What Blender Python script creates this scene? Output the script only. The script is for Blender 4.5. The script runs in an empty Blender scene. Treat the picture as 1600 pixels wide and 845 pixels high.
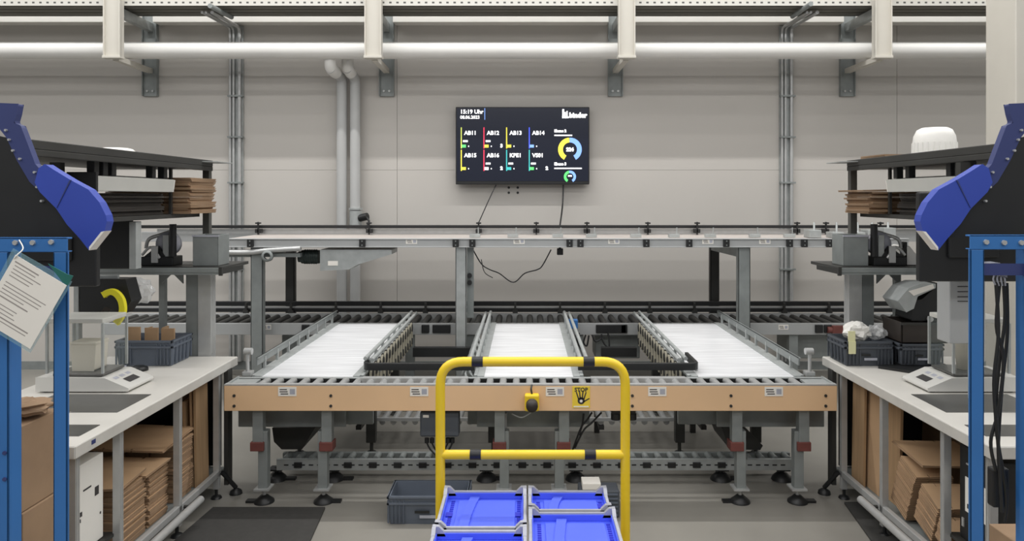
import bpy, math, random
from mathutils import Vector, Matrix, Euler
random.seed(7)
SC = bpy.context.scene
COL = SC.collection
F, CX, HY, H = 1160.0, 820.0, 308.0, 1.9        # focal length in px, vanishing point, eye height

def at(px, py, Y):
    return Vector(((px-CX)*Y/F, Y, H-(py-HY)*Y/F))
def ax(px, Y): return (px-CX)*Y/F
def az(py, Y): return H-(py-HY)*Y/F

# ------------------------------------------------------------------ materials
def lin(c):
    c = c/255.0
    return c/12.92 if c <= .04045 else ((c+.055)/1.055)**2.4
def rgb(*c): return (lin(c[0]), lin(c[1]), lin(c[2]), 1)

def mat(name, col, rough=.5, metal=0.0, var=.10, scale=6.0, bump=0.0, stretch=None, emit=None, alpha=None, trans=0, spec=None):
    m = bpy.data.materials.new(name); m.use_nodes = True
    nt = m.node_tree; N = nt.nodes; L = nt.links
    b = N['Principled BSDF']
    b.inputs['Roughness'].default_value = rough
    b.inputs['Metallic'].default_value = metal
    if spec is not None: b.inputs['Specular IOR Level'].default_value = spec
    c = rgb(*col)
    if var > 0:
        tc = N.new('ShaderNodeTexCoord'); mp = N.new('ShaderNodeMapping')
        if stretch: mp.inputs['Scale'].default_value = stretch
        no = N.new('ShaderNodeTexNoise'); no.inputs['Scale'].default_value = scale; no.inputs['Detail'].default_value = 5
        L.new(tc.outputs['Object'], mp.inputs['Vector']); L.new(mp.outputs['Vector'], no.inputs['Vector'])
        cr = N.new('ShaderNodeValToRGB')
        e = cr.color_ramp.elements
        e[0].position = .3; e[1].position = .7
        e[0].color = tuple(x*(1-var) for x in c[:3])+(1,)
        e[1].color = tuple(min(1, x*(1+var)) for x in c[:3])+(1,)
        L.new(no.outputs['Fac'], cr.inputs['Fac']); L.new(cr.outputs['Color'], b.inputs['Base Color'])
        if bump:
            bp = N.new('ShaderNodeBump'); bp.inputs['Strength'].default_value = bump; bp.inputs['Distance'].default_value = .01
            L.new(no.outputs['Fac'], bp.inputs['Height']); L.new(bp.outputs['Normal'], b.inputs['Normal'])
    else:
        b.inputs['Base Color'].default_value = c
    if emit:
        b.inputs['Emission Color'].default_value = c; b.inputs['Emission Strength'].default_value = emit
    if alpha is not None: b.inputs['Alpha'].default_value = alpha
    if trans: b.inputs['Transmission Weight'].default_value = trans
    return m

M = {}
M['wall'] = mat('wall_panel', (190, 186, 180), .6, 0, .025, .6)
M['floor'] = mat('concrete', (138, 135, 128), .34, 0, .16, 1.3)
M['galv'] = mat('galvanised', (172, 176, 175), .42, .25, .10, 14)
M['galvd'] = mat('galvanised_dull', (136, 141, 140), .5, .2, .10, 10)
M['alu'] = mat('aluminium', (190, 191, 190), .35, .4, .05, 20)
M['beampaint'] = mat('conveyor_grey', (172, 174, 174), .5, .1, .04, 5)
M['tan'] = mat('tan_beam', (232, 194, 152), .55, 0, .05, 2)
M['belt'] = mat('white_belt', (222, 223, 225), .3, 0, .2, 3, 0, (.8, 18, 1))
M['belt2'] = mat('grey_belt', (196, 188, 182), .5, 0, .08, 2)
M['roller'] = mat('steel_roller', (190, 191, 190), .32, .5, .08, 20)
M['black'] = mat('black_plastic', (30, 31, 32), .45, 0, .1, 10)
M['rubber'] = mat('black_rubber', (34, 35, 36), .7, 0, .1, 10)
M['dark'] = mat('dark_steel', (62, 62, 60), .5, .3, .1, 6)
M['shelf'] = mat('shelf_steel', (92, 92, 88), .5, .3, .08, 5)
M['yellow'] = mat('yellow_paint', (240, 205, 42), .35, 0, .04, 4)
M['yellow2'] = mat('yellow_plate', (240, 210, 70), .5, 0, .03, 4)
M['blue'] = mat('frame_blue', (52, 112, 178), .42, 0, .05, 4)
M['chute'] = mat('chute_blue', (54, 76, 172), .4, 0, .04, 4)
M['navy'] = mat('navy_blue', (52, 62, 112), .45, 0, .06, 4)
M['lid'] = mat('crate_blue', (86, 108, 240), .42, 0, .04, 4)
M['lidd'] = mat('crate_deep_blue', (44, 52, 190), .5, 0, .04, 4)
M['rim'] = mat('rim_grey', (172, 174, 184), .5, 0, .08, 20)
M['crate'] = mat('crate_grey', (96, 104, 116), .55, 0, .06, 8)
M['crated'] = mat('crate_dark', (78, 83, 90), .55, 0, .06, 8)
M['top'] = mat('worktop', (214, 211, 204), .35, 0, .03, 6)
M['edge'] = mat('worktop_edge', (196, 194, 188), .5, 0, .05, 10)
M['card'] = mat('cardboard', (182, 150, 116), .8, 0, .08, 5)
M['card2'] = mat('cardboard_dark', (150, 124, 98), .85, 0, .10, 8)
M['shadedcard'] = mat('shaded_cardboard', (60, 56, 52), .85, 0, .12, 8)  # near upper-shelf cartons, their shade put into the colour
M['wood'] = mat('brown_board', (166, 136, 102), .8, 0, .14, 4, 0, (1, 9, .6))
M['white'] = mat('white_plastic', (236, 234, 228), .45, 0, .02, 5)
M['cream'] = mat('cream_plastic', (226, 220, 204), .5, 0, .02, 5)
M['paper'] = mat('paper', (238, 234, 226), .8, 0, .03, 4)
M['ink'] = mat('ink', (60, 58, 58), .8, 0, 0)
M['red'] = mat('red_clamp', (112, 62, 56), .6, 0, .15, 12)
M['pipe'] = mat('pipe_white', (222, 221, 217), .4, 0, .03, 3)
M['pvc'] = mat('pvc_grey', (182, 183, 182), .45, 0, .04, 3)
M['beige'] = mat('bracket_beige', (200, 196, 186), .5, 0, .03, 3)
M['tray'] = mat('tray_grey', (118, 116, 108), .5, .2, .14, 3, 0, (1, 30, 1))
M['mat'] = mat('floor_mat', (58, 57, 55), .85, 0, .10, 30)
M['loop'] = mat('drive_loop', (168, 163, 146), .6, 0, .06, 8)
M['screen'] = mat('screen_glass', (24, 27, 38), .22, 0, 0)
M['foil'] = mat('clear_film', (220, 222, 222), .15, 0, .05, 8, .4, None, None, .45)
M['sleeve'] = mat('clear_sleeve', (150, 190, 200), .15, 0, 0, alpha=.25)
M['green'] = mat('green_tab', (34, 104, 96), .5, 0, .05)
M['glass'] = mat('shield_glass', (150, 160, 158), .05, 0, 0, alpha=.09, spec=.25)
M['pgrey'] = mat('print_grey', (158, 152, 148), .8, 0, 0)
M['offwhite'] = mat('offwhite_plastic', (206, 205, 200), .45, 0, .02)
M['lamp'] = mat('lamp_grey', (196, 196, 190), .5, 0, .03)
M['brownbin'] = mat('brown_black', (50, 44, 40), .5, 0, .1)
M['plate'] = mat('steel_plate', (108, 108, 106), .28, .6, .12, 5)
M['strapy'] = mat('strap_yellow', (232, 222, 40), .5, 0, .03)
M['motor'] = mat('motor_green', (44, 54, 52), .5, .2, .08)
M['tape'] = mat('pale_tape', (226, 224, 178), .6, 0, .03)
for k, c in dict(w=(255, 255, 255), r=(225, 50, 80), y=(232, 214, 70), b=(70, 90, 235), t=(60, 170, 170), l=(120, 160, 235), g=(90, 220, 110), o=(190, 200, 90), d=(70, 80, 110)).items():
    M['e'+k] = mat('lit_'+k, c, .5, 0, 0, emit=1.0 if k != 'd' else .4)
M['screen'].node_tree.nodes['Principled BSDF'].inputs['Emission Color'].default_value = rgb(30, 34, 48)
M['screen'].node_tree.nodes['Principled BSDF'].inputs['Emission Strength'].default_value = .5

# perforated tray lip: a row of punched slots
def tray_holes():
    m = M['tray'].copy(); m.name = 'punched_tray'
    nt = m.node_tree; N = nt.nodes; L = nt.links; b = N['Principled BSDF']
    tc = N.new('ShaderNodeTexCoord'); sp = N.new('ShaderNodeSeparateXYZ'); L.new(tc.outputs['Object'], sp.inputs[0])
    a = N.new('ShaderNodeMath'); a.operation = 'MULTIPLY'; a.inputs[1].default_value = 14; L.new(sp.outputs['X'], a.inputs[0])
    f = N.new('ShaderNodeMath'); f.operation = 'FRACT'; L.new(a.outputs[0], f.inputs[0])
    g = N.new('ShaderNodeMath'); g.operation = 'LESS_THAN'; g.inputs[1].default_value = .35; L.new(f.outputs[0], g.inputs[0])
    z1 = N.new('ShaderNodeMath'); z1.operation = 'COMPARE'; z1.inputs[1].default_value = .016; z1.inputs[2].default_value = .009; L.new(sp.outputs['Z'], z1.inputs[0])
    gg = N.new('ShaderNodeMath'); gg.operation = 'MULTIPLY'; L.new(g.outputs[0], gg.inputs[0]); L.new(z1.outputs[0], gg.inputs[1]); g = gg
    mx = N.new('ShaderNodeMix'); mx.data_type = 'RGBA'
    mx.inputs[6].default_value = rgb(205, 203, 196); mx.inputs[7].default_value = rgb(90, 90, 86)
    L.new(g.outputs[0], mx.inputs[0]); L.new(mx.outputs[2], b.inputs['Base Color'])
    return m
M['trayhole'] = tray_holes()

# ------------------------------------------------------------------ mesh builder
class MB:
    def __init__(s): s.v = []; s.f = []; s.m = []; s.s = []
    def add(s, vs, fs, mi=0, sm=False):
        b = len(s.v); s.v += [Vector(v) for v in vs]
        for f in fs: s.f.append([b+i for i in f]); s.m.append(mi); s.s.append(sm)
        return s
    def box(s, x0, x1, y0, y1, z0, z1, mi=0, mx=None):
        if x0 > x1: x0, x1 = x1, x0
        if y0 > y1: y0, y1 = y1, y0
        if z0 > z1: z0, z1 = z1, z0
        vs = [Vector(p) for p in ((x0,y0,z0),(x1,y0,z0),(x1,y1,z0),(x0,y1,z0),(x0,y0,z1),(x1,y0,z1),(x1,y1,z1),(x0,y1,z1))]
        if mx is not None: vs = [mx @ v for v in vs]
        return s.add(vs, [(0,3,2,1),(4,5,6,7),(0,1,5,4),(1,2,6,5),(2,3,7,6),(3,0,4,7)], mi)
    def cyl(s, p0, p1, r, n=14, r2=None, mi=0, caps=True):
        p0 = Vector(p0); p1 = Vector(p1); r2 = r if r2 is None else r2
        d = (p1-p0).normalized(); u = d.orthogonal().normalized(); w = d.cross(u)
        vs = []
        for p, rr in ((p0, r), (p1, r2)):
            for i in range(n):
                a = 2*math.pi*i/n; vs.append(p+u*math.cos(a)*rr+w*math.sin(a)*rr)
        s.add(vs, [(i, (i+1) % n, n+(i+1) % n, n+i) for i in range(n)], mi, True)
        if caps: s.add(vs, [tuple(reversed(range(n))), tuple(range(n, 2*n))], mi)
        return s
    def tube(s, pts, r, n=8, closed=False, mi=0):
        pts = [Vector(p) for p in pts]; k = len(pts)
        ts = []
        for i in range(k):
            a = pts[(i-1) % k] if (closed or i > 0) else pts[i]
            b = pts[(i+1) % k] if (closed or i < k-1) else pts[i]
            ts.append((b-a).normalized())
        u = ts[0].orthogonal().normalized(); vs = []
        for i in range(k):
            t = ts[i]; u = (u-t*u.dot(t))
            u = u.normalized() if u.length > 1e-6 else t.orthogonal().normalized()
            w = t.cross(u)
            for j in range(n):
                a = 2*math.pi*j/n; vs.append(pts[i]+u*math.cos(a)*r+w*math.sin(a)*r)
        fs = []
        for i in range(k if closed else k-1):
            i2 = (i+1) % k
            for j in range(n): fs.append((i*n+j, i*n+(j+1) % n, i2*n+(j+1) % n, i2*n+j))
        s.add(vs, fs, mi, True)
        if not closed: s.add(vs, [tuple(reversed(range(n))), tuple(range((k-1)*n, k*n))], mi)
        return s
    def prism(s, poly, ext, mi=0, mi_side=None):
        poly = [Vector(p) for p in poly]; e = Vector(ext); n = len(poly)
        nr = Vector((0,0,0))
        for i in range(n): nr += poly[i].cross(poly[(i+1) % n])
        if nr.dot(e) > 0: poly = poly[::-1]
        vs = poly+[p+e for p in poly]
        s.add(vs, [tuple(range(n)), tuple(reversed(range(n, 2*n)))], mi)
        s.add(vs, [((i+1) % n, i, n+i, n+(i+1) % n) for i in range(n)], mi if mi_side is None else mi_side)
        return s
    def lathe(s, prof, c, n=24, mi=0, axis='z'):
        c = Vector(c); vs = []; k = len(prof)
        for r, h in prof:
            for i in range(n):
                a = 2*math.pi*i/n; x, y = math.cos(a)*r, math.sin(a)*r
                vs.append(c+(Vector((x, y, h)) if axis == 'z' else Vector((h, x, y)) if axis == 'x' else Vector((y, h, x))))
        fs = [(i*n+j, i*n+(j+1) % n, (i+1)*n+(j+1) % n, (i+1)*n+j) for i in range(k-1) for j in range(n)]
        s.add(vs, fs, mi, True); return s
    def arc(s, cx, cz, y, r0, r1, a0, a1, th, n=24, mi=0):   # flat ring segment facing -Y
        for i in range(n):
            b0 = math.radians(a0+(a1-a0)*i/n); b1 = math.radians(a0+(a1-a0)*(i+1)/n)
            p = [(cx+r*math.cos(b), y, cz+r*math.sin(b)) for r, b in ((r0,b0),(r1,b0),(r1,b1),(r0,b1))]
            s.prism(p, (0, th, 0), mi)
        return s
    def text(s, body, size, x, z, y, mi=0, bold=.0, align='LEFT', th=.002):
        cu = bpy.data.curves.new('t', 'FONT'); cu.body = body; cu.size = size; cu.offset = bold; cu.align_x = align
        cu.resolution_u = 3
        o = bpy.data.objects.new('t', cu); COL.objects.link(o)
        dg = bpy.context.evaluated_depsgraph_get(); dg.update()
        me = bpy.data.meshes.new_from_object(o.evaluated_get(dg))
        vs = [(x+v.co.x, y-th, z+v.co.y) for v in me.vertices]
        s.add(vs, [tuple(p.vertices) for p in me.polygons], mi)
        bpy.data.objects.remove(o); bpy.data.curves.remove(cu); bpy.data.meshes.remove(me)
        return s
    def rot(s, ang, axis, c, start=0):
        R = Matrix.Rotation(ang, 3, axis); c = Vector(c)
        for i in range(start, len(s.v)): s.v[i] = R @ (s.v[i]-c)+c
        return s
    def build(s, name, mats, parent=None, bevel=0):
        if not isinstance(mats, (list, tuple)): mats = [mats]
        lo = [min(v[i] for v in s.v) for i in range(3)]; hi = [max(v[i] for v in s.v) for i in range(3)]
        if parent is not None:
            off = WORLD[parent.name]
        else:
            off = Vector(((lo[0]+hi[0])/2, (lo[1]+hi[1])/2, lo[2]))
        me = bpy.data.meshes.new(name)
        me.from_pydata([v-off for v in s.v], [], s.f)
        for m in mats: me.materials.append(M[m] if isinstance(m, str) else m)
        me.polygons.foreach_set('material_index', s.m); me.polygons.foreach_set('use_smooth', s.s)
        me.update()
        o = bpy.data.objects.new(name, me); COL.objects.link(o)
        if parent is not None: o.parent = parent
        else: o.location = off
        WORLD[o.name] = off.copy()
        if bevel:
            b = o.modifiers.new('Bevel', 'BEVEL'); b.width = bevel; b.segments = 2; b.limit_method = 'ANGLE'
        return o
WORLD = {}
def tag(o, label, cat, group=None):
    o['label'] = label; o['category'] = cat
    if group: o['group'] = group
    return o
def thing(name, label, cat, loc, group=None):
    o = bpy.data.objects.new(name, None); COL.objects.link(o); o.empty_display_size = .05
    o.location = loc; WORLD[o.name] = Vector(loc); tag(o, label, cat, group); return o
def struct(o): o['kind'] = 'structure'; return o
def kids(o): return [c for c in COL.objects if c.parent == o]
def copy_tree(o, parent=None):
    c = o.copy(); COL.objects.link(c)
    if parent is not None: c.parent = parent
    for ch in list(o.children): copy_tree(ch, c)
    return c
def spline(pts, n=6):
    pts = [Vector(p) for p in pts]; out = []
    P = [pts[0]]+pts+[pts[-1]]
    for i in range(1, len(P)-2):
        for j in range(n):
            t = j/n; a, b, c, d = P[i-1], P[i], P[i+1], P[i+2]
            out.append(.5*((2*b)+(c-a)*t+(2*a-5*b+4*c-d)*t*t+(3*b-a-3*c+d)*t**3))
    out.append(pts[-1]); return out
def fillet(pts, r, n=6):
    pts = [Vector(p) for p in pts]; out = [pts[0]]
    for i in range(1, len(pts)-1):
        a = (pts[i-1]-pts[i]).normalized(); b = (pts[i+1]-pts[i]).normalized()
        p, q = pts[i]+a*r, pts[i]+b*r
        for j in range(n+1):
            t = j/n; out.append((1-t)**2*p+2*t*(1-t)*pts[i]+t*t*q)
    out.append(pts[-1]); return out

# ------------------------------------------------------------------ setting
WY = 8.2
m = MB(); m.box(-9, 9, -4, WY+.2, -.1, 0); struct(m.build('floor', 'floor'))
m = MB()
m.box(-9, 9, WY+.012, WY+.2, 0, 6.6, 0)
xs = [-9, -6.93, -1.41, 4.11, 9]
zs = [0, 2.2, 4.4, 6.6]
for i in range(len(xs)-1):
    for j in range(len(zs)-1):
        m.box(xs[i]+.002, xs[i+1]-.002, WY, WY+.02, zs[j]+.001, zs[j+1]-.001)
struct(m.build('wall_back', 'wall'))
m = MB(); m.box(-9, 9, WY-.012, WY, 0, .09); struct(m.build('baseboard_back', 'galvd'))
# structural column at the right
Yc = 6.1
m = MB(); xc = ax(1587, Yc); m.box(xc, xc+.4, Yc, Yc+.4, 0, 6.6); struct(m.build('trim_1', 'beige', None, .01))

# ------------------------------------------------------------------ overhead
t = thing('cable_tray', 'long grey punched cable tray high on the wall above the pipe', 'cable tray', (0, 7.65, 3.83))
m = MB(); m.box(-8, 8, 7.43, 7.9, 3.83, 3.845)
for i in range(3): m.box(-8, 8, 7.5+i*.13, 7.52+i*.13, 3.822, 3.83)
m.build('tray_bed', 'tray', t)
m = MB(); m.box(-8, 8, 7.425, 7.43, 3.815, 3.94); m.build('front_lip', 'trayhole', t)
m = MB(); m.box(-8, 8, 7.9, 7.905, 3.825, 3.92); m.build('rear_lip', 'tray', t)

xb_ = [-8]+[ax(p, 8.2) for p in (237, 605, 961, 1322)]+[8]
tl = ['white cable trunking at the far left under the tray', 'white cable trunking between the first two pipe brackets', 'white cable trunking above the television under the tray', 'white cable trunking between the last two pipe brackets', 'white cable trunking at the far right under the tray']
for i in range(5):
    m = MB(); m.box(xb_[i]+.09, xb_[i+1]-.09, 8.04, 8.199, az(34.5, 8.04), az(24, 8.04)); tag(m.build('cable_trunking', 'white', None, .004), tl[i], 'trunking', 'cable trunking lengths')
m = MB()
yP, zP = 7.68, az(79, 7.68); rP = 13*7.68/F
m.cyl((-8, yP, zP), (8, yP, zP), rP, 32); tag(m.build('overhead_pipe', 'pipe'), 'thick white pipe running the full width above the television', 'pipe')

lab = ['leftmost beige cantilever bracket carrying the overhead pipe', 'beige cantilever bracket just right of the two grey drainpipes', 'beige cantilever bracket above the right edge of the television', 'rightmost beige cantilever bracket, right of the right conduit bundle']
yF = 7.42
for i, (fx, wx) in enumerate(((181, 237), (585, 605), (978, 961), (1375, 1322))):
    X = ax(fx, yF); XW = ax(wx, WY); hw = 13*yF/F
    zb = az(91, yF); zw = az(103, WY-.05)
    t = thing('pipe_mount', lab[i], 'bracket', (X, WY, 3.0), 'pipe brackets')
    m = MB(); m.box(X-hw, X+hw, yF-.06, yF-.052, zb, 4.5)
    m.box(X-hw, X-hw+.012, yF-.085, yF-.0, zb, 4.5); m.box(X+hw-.012, X+hw, yF-.085, yF-.0, zb, 4.5)
    m.box(X-hw-.006, X+hw+.006, yF-.09, yF, zb-.012, zb+.012)
    m.build('front_channel', 'beige', t, .002)
    m = MB()
    for nm, z0, z1, hh in (('lower_arm', zb, zw, .05), ('upper_arm', 3.764, 3.764, .09)):
        mm = MB(); w2 = .03
        a0 = Vector((X, yF, z0)); b0 = Vector((XW, WY-.03, z0 if nm == 'upper_arm' else z0))
        mm.prism([a0+Vector((-w2, 0, -hh/2)), a0+Vector((w2, 0, -hh/2)), a0+Vector((w2, 0, hh/2)), a0+Vector((-w2, 0, hh/2))], b0-a0)
        mm.build(nm, 'beige' if nm == 'lower_arm' else 'galv', t)
    m = MB(); w = 11.5*WY/F; zt = az(22, WY); z0 = az(151, WY)
    m.box(XW-w, XW+w, WY-.03, WY-.001, z0, zt); m.box(XW-w, XW-w+.01, WY-.06, WY-.03, z0, zt); m.box(XW+w-.01, XW+w, WY-.06, WY-.03, z0, zt)
    m.build('wall_plate', 'galvd', t, .002)  # duller tone carries the shading on the plate
    for dx in (-.03, .03):
        m = MB(); m.cyl((XW+dx, WY-.045, az(143, WY)), (XW+dx, WY-.03, az(143, WY)), .012, 10); m.build('bolt', 'alu', t)

# conduits
for px0, lb, d in ((368, 'bundle of thin steel conduits on the wall left of the drainpipes', -1), (1230, 'bundle of thin steel conduits on the wall right of the television', 1)):
    t = thing('conduit_bundle', lb, 'conduits', (ax(px0, 8.1), 8.15, .1), None)
    x0 = ax(px0, 8.15)
    m = MB(); m.box(x0-.075, x0+.075, 8.17, 8.198, .1, 3.785); m.build('strut_channel', 'galv', t)
    for dx, r in ((-.058, .014), (-.02, .014), (.045, .02)):
        m = MB(); z = 3.76
        m.tube(fillet([(x0+dx, 8.145, .1), (x0+dx, 8.145, z), (x0+dx+d*.05, 7.55, z+.02)], .06), r, 8); m.build('conduit', 'alu', t)
    for z in (3.0, 2.55, 2.05, 1.4, 1.1):
        m = MB(); m.box(x0-.08, x0+.085, 8.12, 8.18, z, z+.018); m.build('conduit_clamp', 'galvd', t)
# diagonal struts under tray
for (xa, ya), (xb, yb), lb in (((328, 9), (362, 27), 'short round strut from the tray to the left conduit bundle'), ((1267, 6), (1238, 26), 'short round strut from the tray to the right conduit bundle')):
    m = MB(); m.cyl(at(xa, ya, 7.28), at(xb, yb, 7.72), .024, 14)
    tag(m.build('tray_strut', 'galvd'), lb, 'strut')
# drainpipes
for i, (pts, lb) in enumerate((([(516, 88, 7.75), (516, 106, 7.75), (534, 122, 8.08), (534, 560, 8.08)], 'left of the two grey drainpipes, bent outward at the top'), ([(543, 92, 7.9), (543, 107, 7.9), (555, 123, 8.08), (555, 560, 8.08)], 'right of the two grey drainpipes, with a valve low down'))):
    P = [at(*p) for p in pts]
    t = thing('drainpipe', lb, 'pipe', (P[-1].x, P[-1].y, P[-1].z))
    m = MB(); m.tube(fillet(P[1:], .06), .055, 20); m.build('downpipe', 'pvc', t)
    m = MB(); m.tube(fillet([P[0], P[1], P[1]+(P[2]-P[1])*.5], .06), .062, 20); m.build('elbow', 'pipe', t)
    if i:
        m = MB(); c = at(556, 342, 8.08); m.cyl(c+Vector((0, 0, -.09)), c+Vector((0, 0, .09)), .068, 20); m.cyl(c+Vector((0, 0, .1)), c+Vector((0, 0, .12)), .075, 20)
        m.build('valve_body', 'galv', t)
        m = MB(); m.cyl(c+Vector((.05, -.03, .01)), c+Vector((.14, -.06, .03)), .04, 14); m.tube(spline([c+Vector((.12, -.06, .03)), c+Vector((.16, -.08, -.03)), c+Vector((.12, -.08, -.1))]), .012); m.build('valve_handle', 'black', t)

# ------------------------------------------------------------------ television
YT = 8.08
tv = thing('television', 'black wall-mounted television showing white codes and coloured dials', 'television', at(816, 288, YT))
x0, x1, z0, z1 = ax(712, YT), ax(921, YT), az(288, YT), az(167, YT)
m = MB(); m.box(x0, x1, YT, YT+.07, z0, z1); m.build('housing', 'black', tv, .006)
m = MB(); m.box(x0+.012, x1-.012, YT-.003, YT+.002, z0+.035, z1-.012); m.build('screen', 'screen', tv)
m = MB()
for dx in (-.2, .2): m.box((x0+x1)/2+dx-.03, (x0+x1)/2+dx+.03, YT+.07, WY-.005, z0+.1, z1-.1)
m.build('wall_mount', 'black', tv)
G = MB(); yG = YT-.004
em = ['ew', 'er', 'ey', 'eb', 'et', 'el', 'eg', 'eo', 'ed']
pxm = YT/F
def T(body, h, px, py, bold=.0025, mi=0, al='LEFT'): G.text(body, h*pxm*1.38, ax(px, YT), az(py, YT), yG, mi, bold, al)
def bar(xa, xb, ya, yb, mi): G.box(ax(xa, YT), ax(xb, YT), yG-.002, yG, az(yb, YT), az(ya, YT), mi)
T('15:19 Uhr', 6.4, 719, 177.5, .002); T('08.06.2023', 5.0, 719, 185.5, .0015)
bar(757, 758, 169, 187, 5)
names = [['AB11', 'AB12', 'AB13', 'AB14'], ['AB15', 'AB16', 'KPE1', 'VS01']]
cols = [[7, 1, 2, 3], [2, 1, 4, 4]]; nums = [['', '3', '', ''], ['', '2', '', '2']]
dots = [[6, 2, 2, 5], [2, 0, 4, 6]]
for r in range(2):
    for c in range(4):
        px = 720+c*35.4; y0 = 199+r*35
        bar(px, px+1.6, y0, y0+33, cols[r][c])
        T(names[r][c], 6.2, px+5.5, y0+11.5, .0022)
        if (r, c) not in ((0, 2), (0, 3), (1, 0)): bar(px+3.5, px+11, y0+20, y0+23, 0)
        bar(px+1.6, px+8, y0+27, y0+31.5, dots[r][c]); bar(px+11.5, px+13, y0+28.5, y0+30.5, 0)
        if nums[r][c]: T(nums[r][c], 5, px+26.5, y0+31, .004)
T('Ebene 2', 4.2, 866, 206.5, .003); bar(866, 894, 210.5, 212.5, 0)
T('Ebene 3', 4.2, 866, 258, .003); bar(866, 909, 262, 264, 0)
gx, gz = ax(890.5, YT), az(233.5, YT)
G.arc(gx, gz, yG, 11*pxm, 18.5*pxm, 94, 240, .002, 20, 2); G.arc(gx, gz, yG, 11*pxm, 18.5*pxm, 92, -60, .002, 20, 5)
T('224', 5.5, 890.5, 236, .004, 0, 'CENTER')
gx, gz = ax(890.5, YT), az(276, YT)
G.arc(gx, gz, yG, 5.5*pxm, 9.5*pxm, 100, 240, .002, 14, 6); G.arc(gx, gz, yG, 5.5*pxm, 9.5*pxm, 98, -60, .002, 14, 5)
bar(887.5, 893.5, 273.5, 276, 0)
# maker mark: blocky icon and word
bar(878.5, 881.5, 170.5, 184.5, 0); bar(882.3, 884.3, 175, 184.5, 0); bar(885, 887, 173.5, 184.5, 0); bar(878.5, 889, 182, 184.5, 0)
T('binder', 7.6, 889.5, 183.5, .005)
G.build('screen_graphics', em, tv)

def cord(name, pts, r, lb, cat='cord', mt='black', grp=None, n=6):
    m = MB(); m.tube(spline(pts, n), r, 6); return tag(m.build(name, mt), lb, cat, grp)
cord('television_cable', [at(775, 289, 8.12), at(764, 312, 8.0), at(747, 350, 7.72)], .006, 'thin cord slanting down from the television underside, left one')
cord('television_cable', [at(880, 289, 8.12), at(879, 320, 8.05), at(875, 352, 7.75)], .009, 'thicker cord hanging straight down from the television, right one')
cord('dangling_cable', [at(738, 388, 6.88), at(752, 412, 6.88), at(765, 421, 6.9), at(780, 427, 6.9), at(802, 441, 6.9), at(820, 427, 6.9), at(840, 421, 6.9), at(848, 414, 6.9), at(861, 390, 6.88)], .006, 'thin loose black cable sagging beneath the upper conveyor', 'cable')
cord('dangling_cable', [at(752, 405, 6.88), at(757, 425, 6.88), at(770, 434, 6.88)], .004, 'short loose cable tail left of the sagging cable', 'cable')
m = MB(); c = at(875, 393, 6.88); m.box(c.x-.028, c.x+.028, c.y-.03, c.y+.03, c.z-.03, c.z+.03); m.cyl(c+Vector((0, 0, .03)), c+Vector((0, 0, .08)), .012)
tag(m.build('cable_plug', 'black', None, .006), 'small black plug hanging under the upper conveyor', 'plug')
# screw holes / anchors below TV
for px, py in ((795, 293), (809, 293), (795, 301), (809, 301)):
    m = MB(); c = at(px, py, WY); m.cyl((c.x, WY-.006, c.z), (c.x, WY, c.z), .014, 10)
    tag(m.build('wall_anchor', 'black'), 'small dark wall anchor in the square of four below the television', 'anchor', 'wall anchors under the television')

# ------------------------------------------------------------------ stickers
def sticker(px, py, Y, w, h, parent):
    c = at(px, py, Y); m = MB()
    m.box(c.x-w/2, c.x+w/2, Y-.002, Y, c.z-h/2, c.z+h/2, 0)
    for k, (a, b, q) in enumerate(((-.42, -.02, .22), (-.42, .02, -.02), (-.36, .05, -.26))):
        m.box(c.x+a*w, c.x+b*w, Y-.003, Y-.002, c.z+q*h-.05*h, c.z+q*h+.05*h, 1)
    m.box(c.x+.14*w, c.x+.42*w, Y-.003, Y-.002, c.z-.3*h, c.z+.3*h, 2)
    o = m.build('sticker', ['paper', 'ink', 'rim'], parent); o['label'] = 'small white printed sticker'
    return o

# ------------------------------------------------------------------ upper conveyor
YU = 6.68
zt, zb = az(372.5, YU), az(386.5, YU)
xl, xr = ax(352, YU), ax(1420, YU)
u = thing('upper_conveyor', 'raised grey conveyor on posts under the television', 'conveyor', (0, 6.9, 0))
m = MB(); m.box(xl, xr, YU, YU+.05, zb, zt); m.box(xl, xr, YU-.012, YU, zt-.01, zt); m.box(xl, xr, YU-.012, YU, zb, zb+.01); m.build('front_beam', 'beampaint', u, .003)
m = MB(); m.box(-3.9, 4.0, 7.55, 7.6, zb, zt+.02); m.build('rear_beam', 'beampaint', u, .003)
m = MB(); m.box(xl, xr, YU+.05, 7.55, zt-.02, zt-.004); m.build('belt', 'belt2', u)
zg = az(354, 7.45)
m = MB(); m.box(-3.95, 4.05, 7.43, 7.46, zg-.016, zg+.016); m.build('guide_rail', 'black', u, .004)
m = MB(); m.box(-3.7, 4.05, 7.47, 7.49, zg-.07, zg-.025); m.build('silver_rail', 'alu', u)
for px in (404, 577, 748, 838, 917, 1012, 1089, 1245, 1290, 1375):
    m = MB(); x = ax(px, 7.4); m.box(x-.03, x+.03, 7.38, 7.44, zg-.06, zg-.02); m.box(x-.008, x+.008, 7.38, 7.4, zt, zg+.05); m.box(x-.025, x+.025, 7.37, 7.41, zg+.03, zg+.045); m.build('rail_clamp', 'black', u, .003)
for px in (391, 566, 712, 738, 890, 907, 1010, 1077, 1135, 1234, 1257, 1296):
    m = MB(); x = ax(px, YU-.02); m.box(x-.027, x+.027, YU-.03, YU, zb+.006, zt-.006)
    for q in (-.018, .018): m.cyl((x, YU-.034, (zt+zb)/2+q), (x, YU-.03, (zt+zb)/2+q), .006, 8, mi=1)
    m.build('black_bracket', ['black', 'galvd'], u, .004)
for px in (643, 811, 959, 1106, 1195): sticker(px, 377, YU-.001, .1, .045, u)
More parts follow.
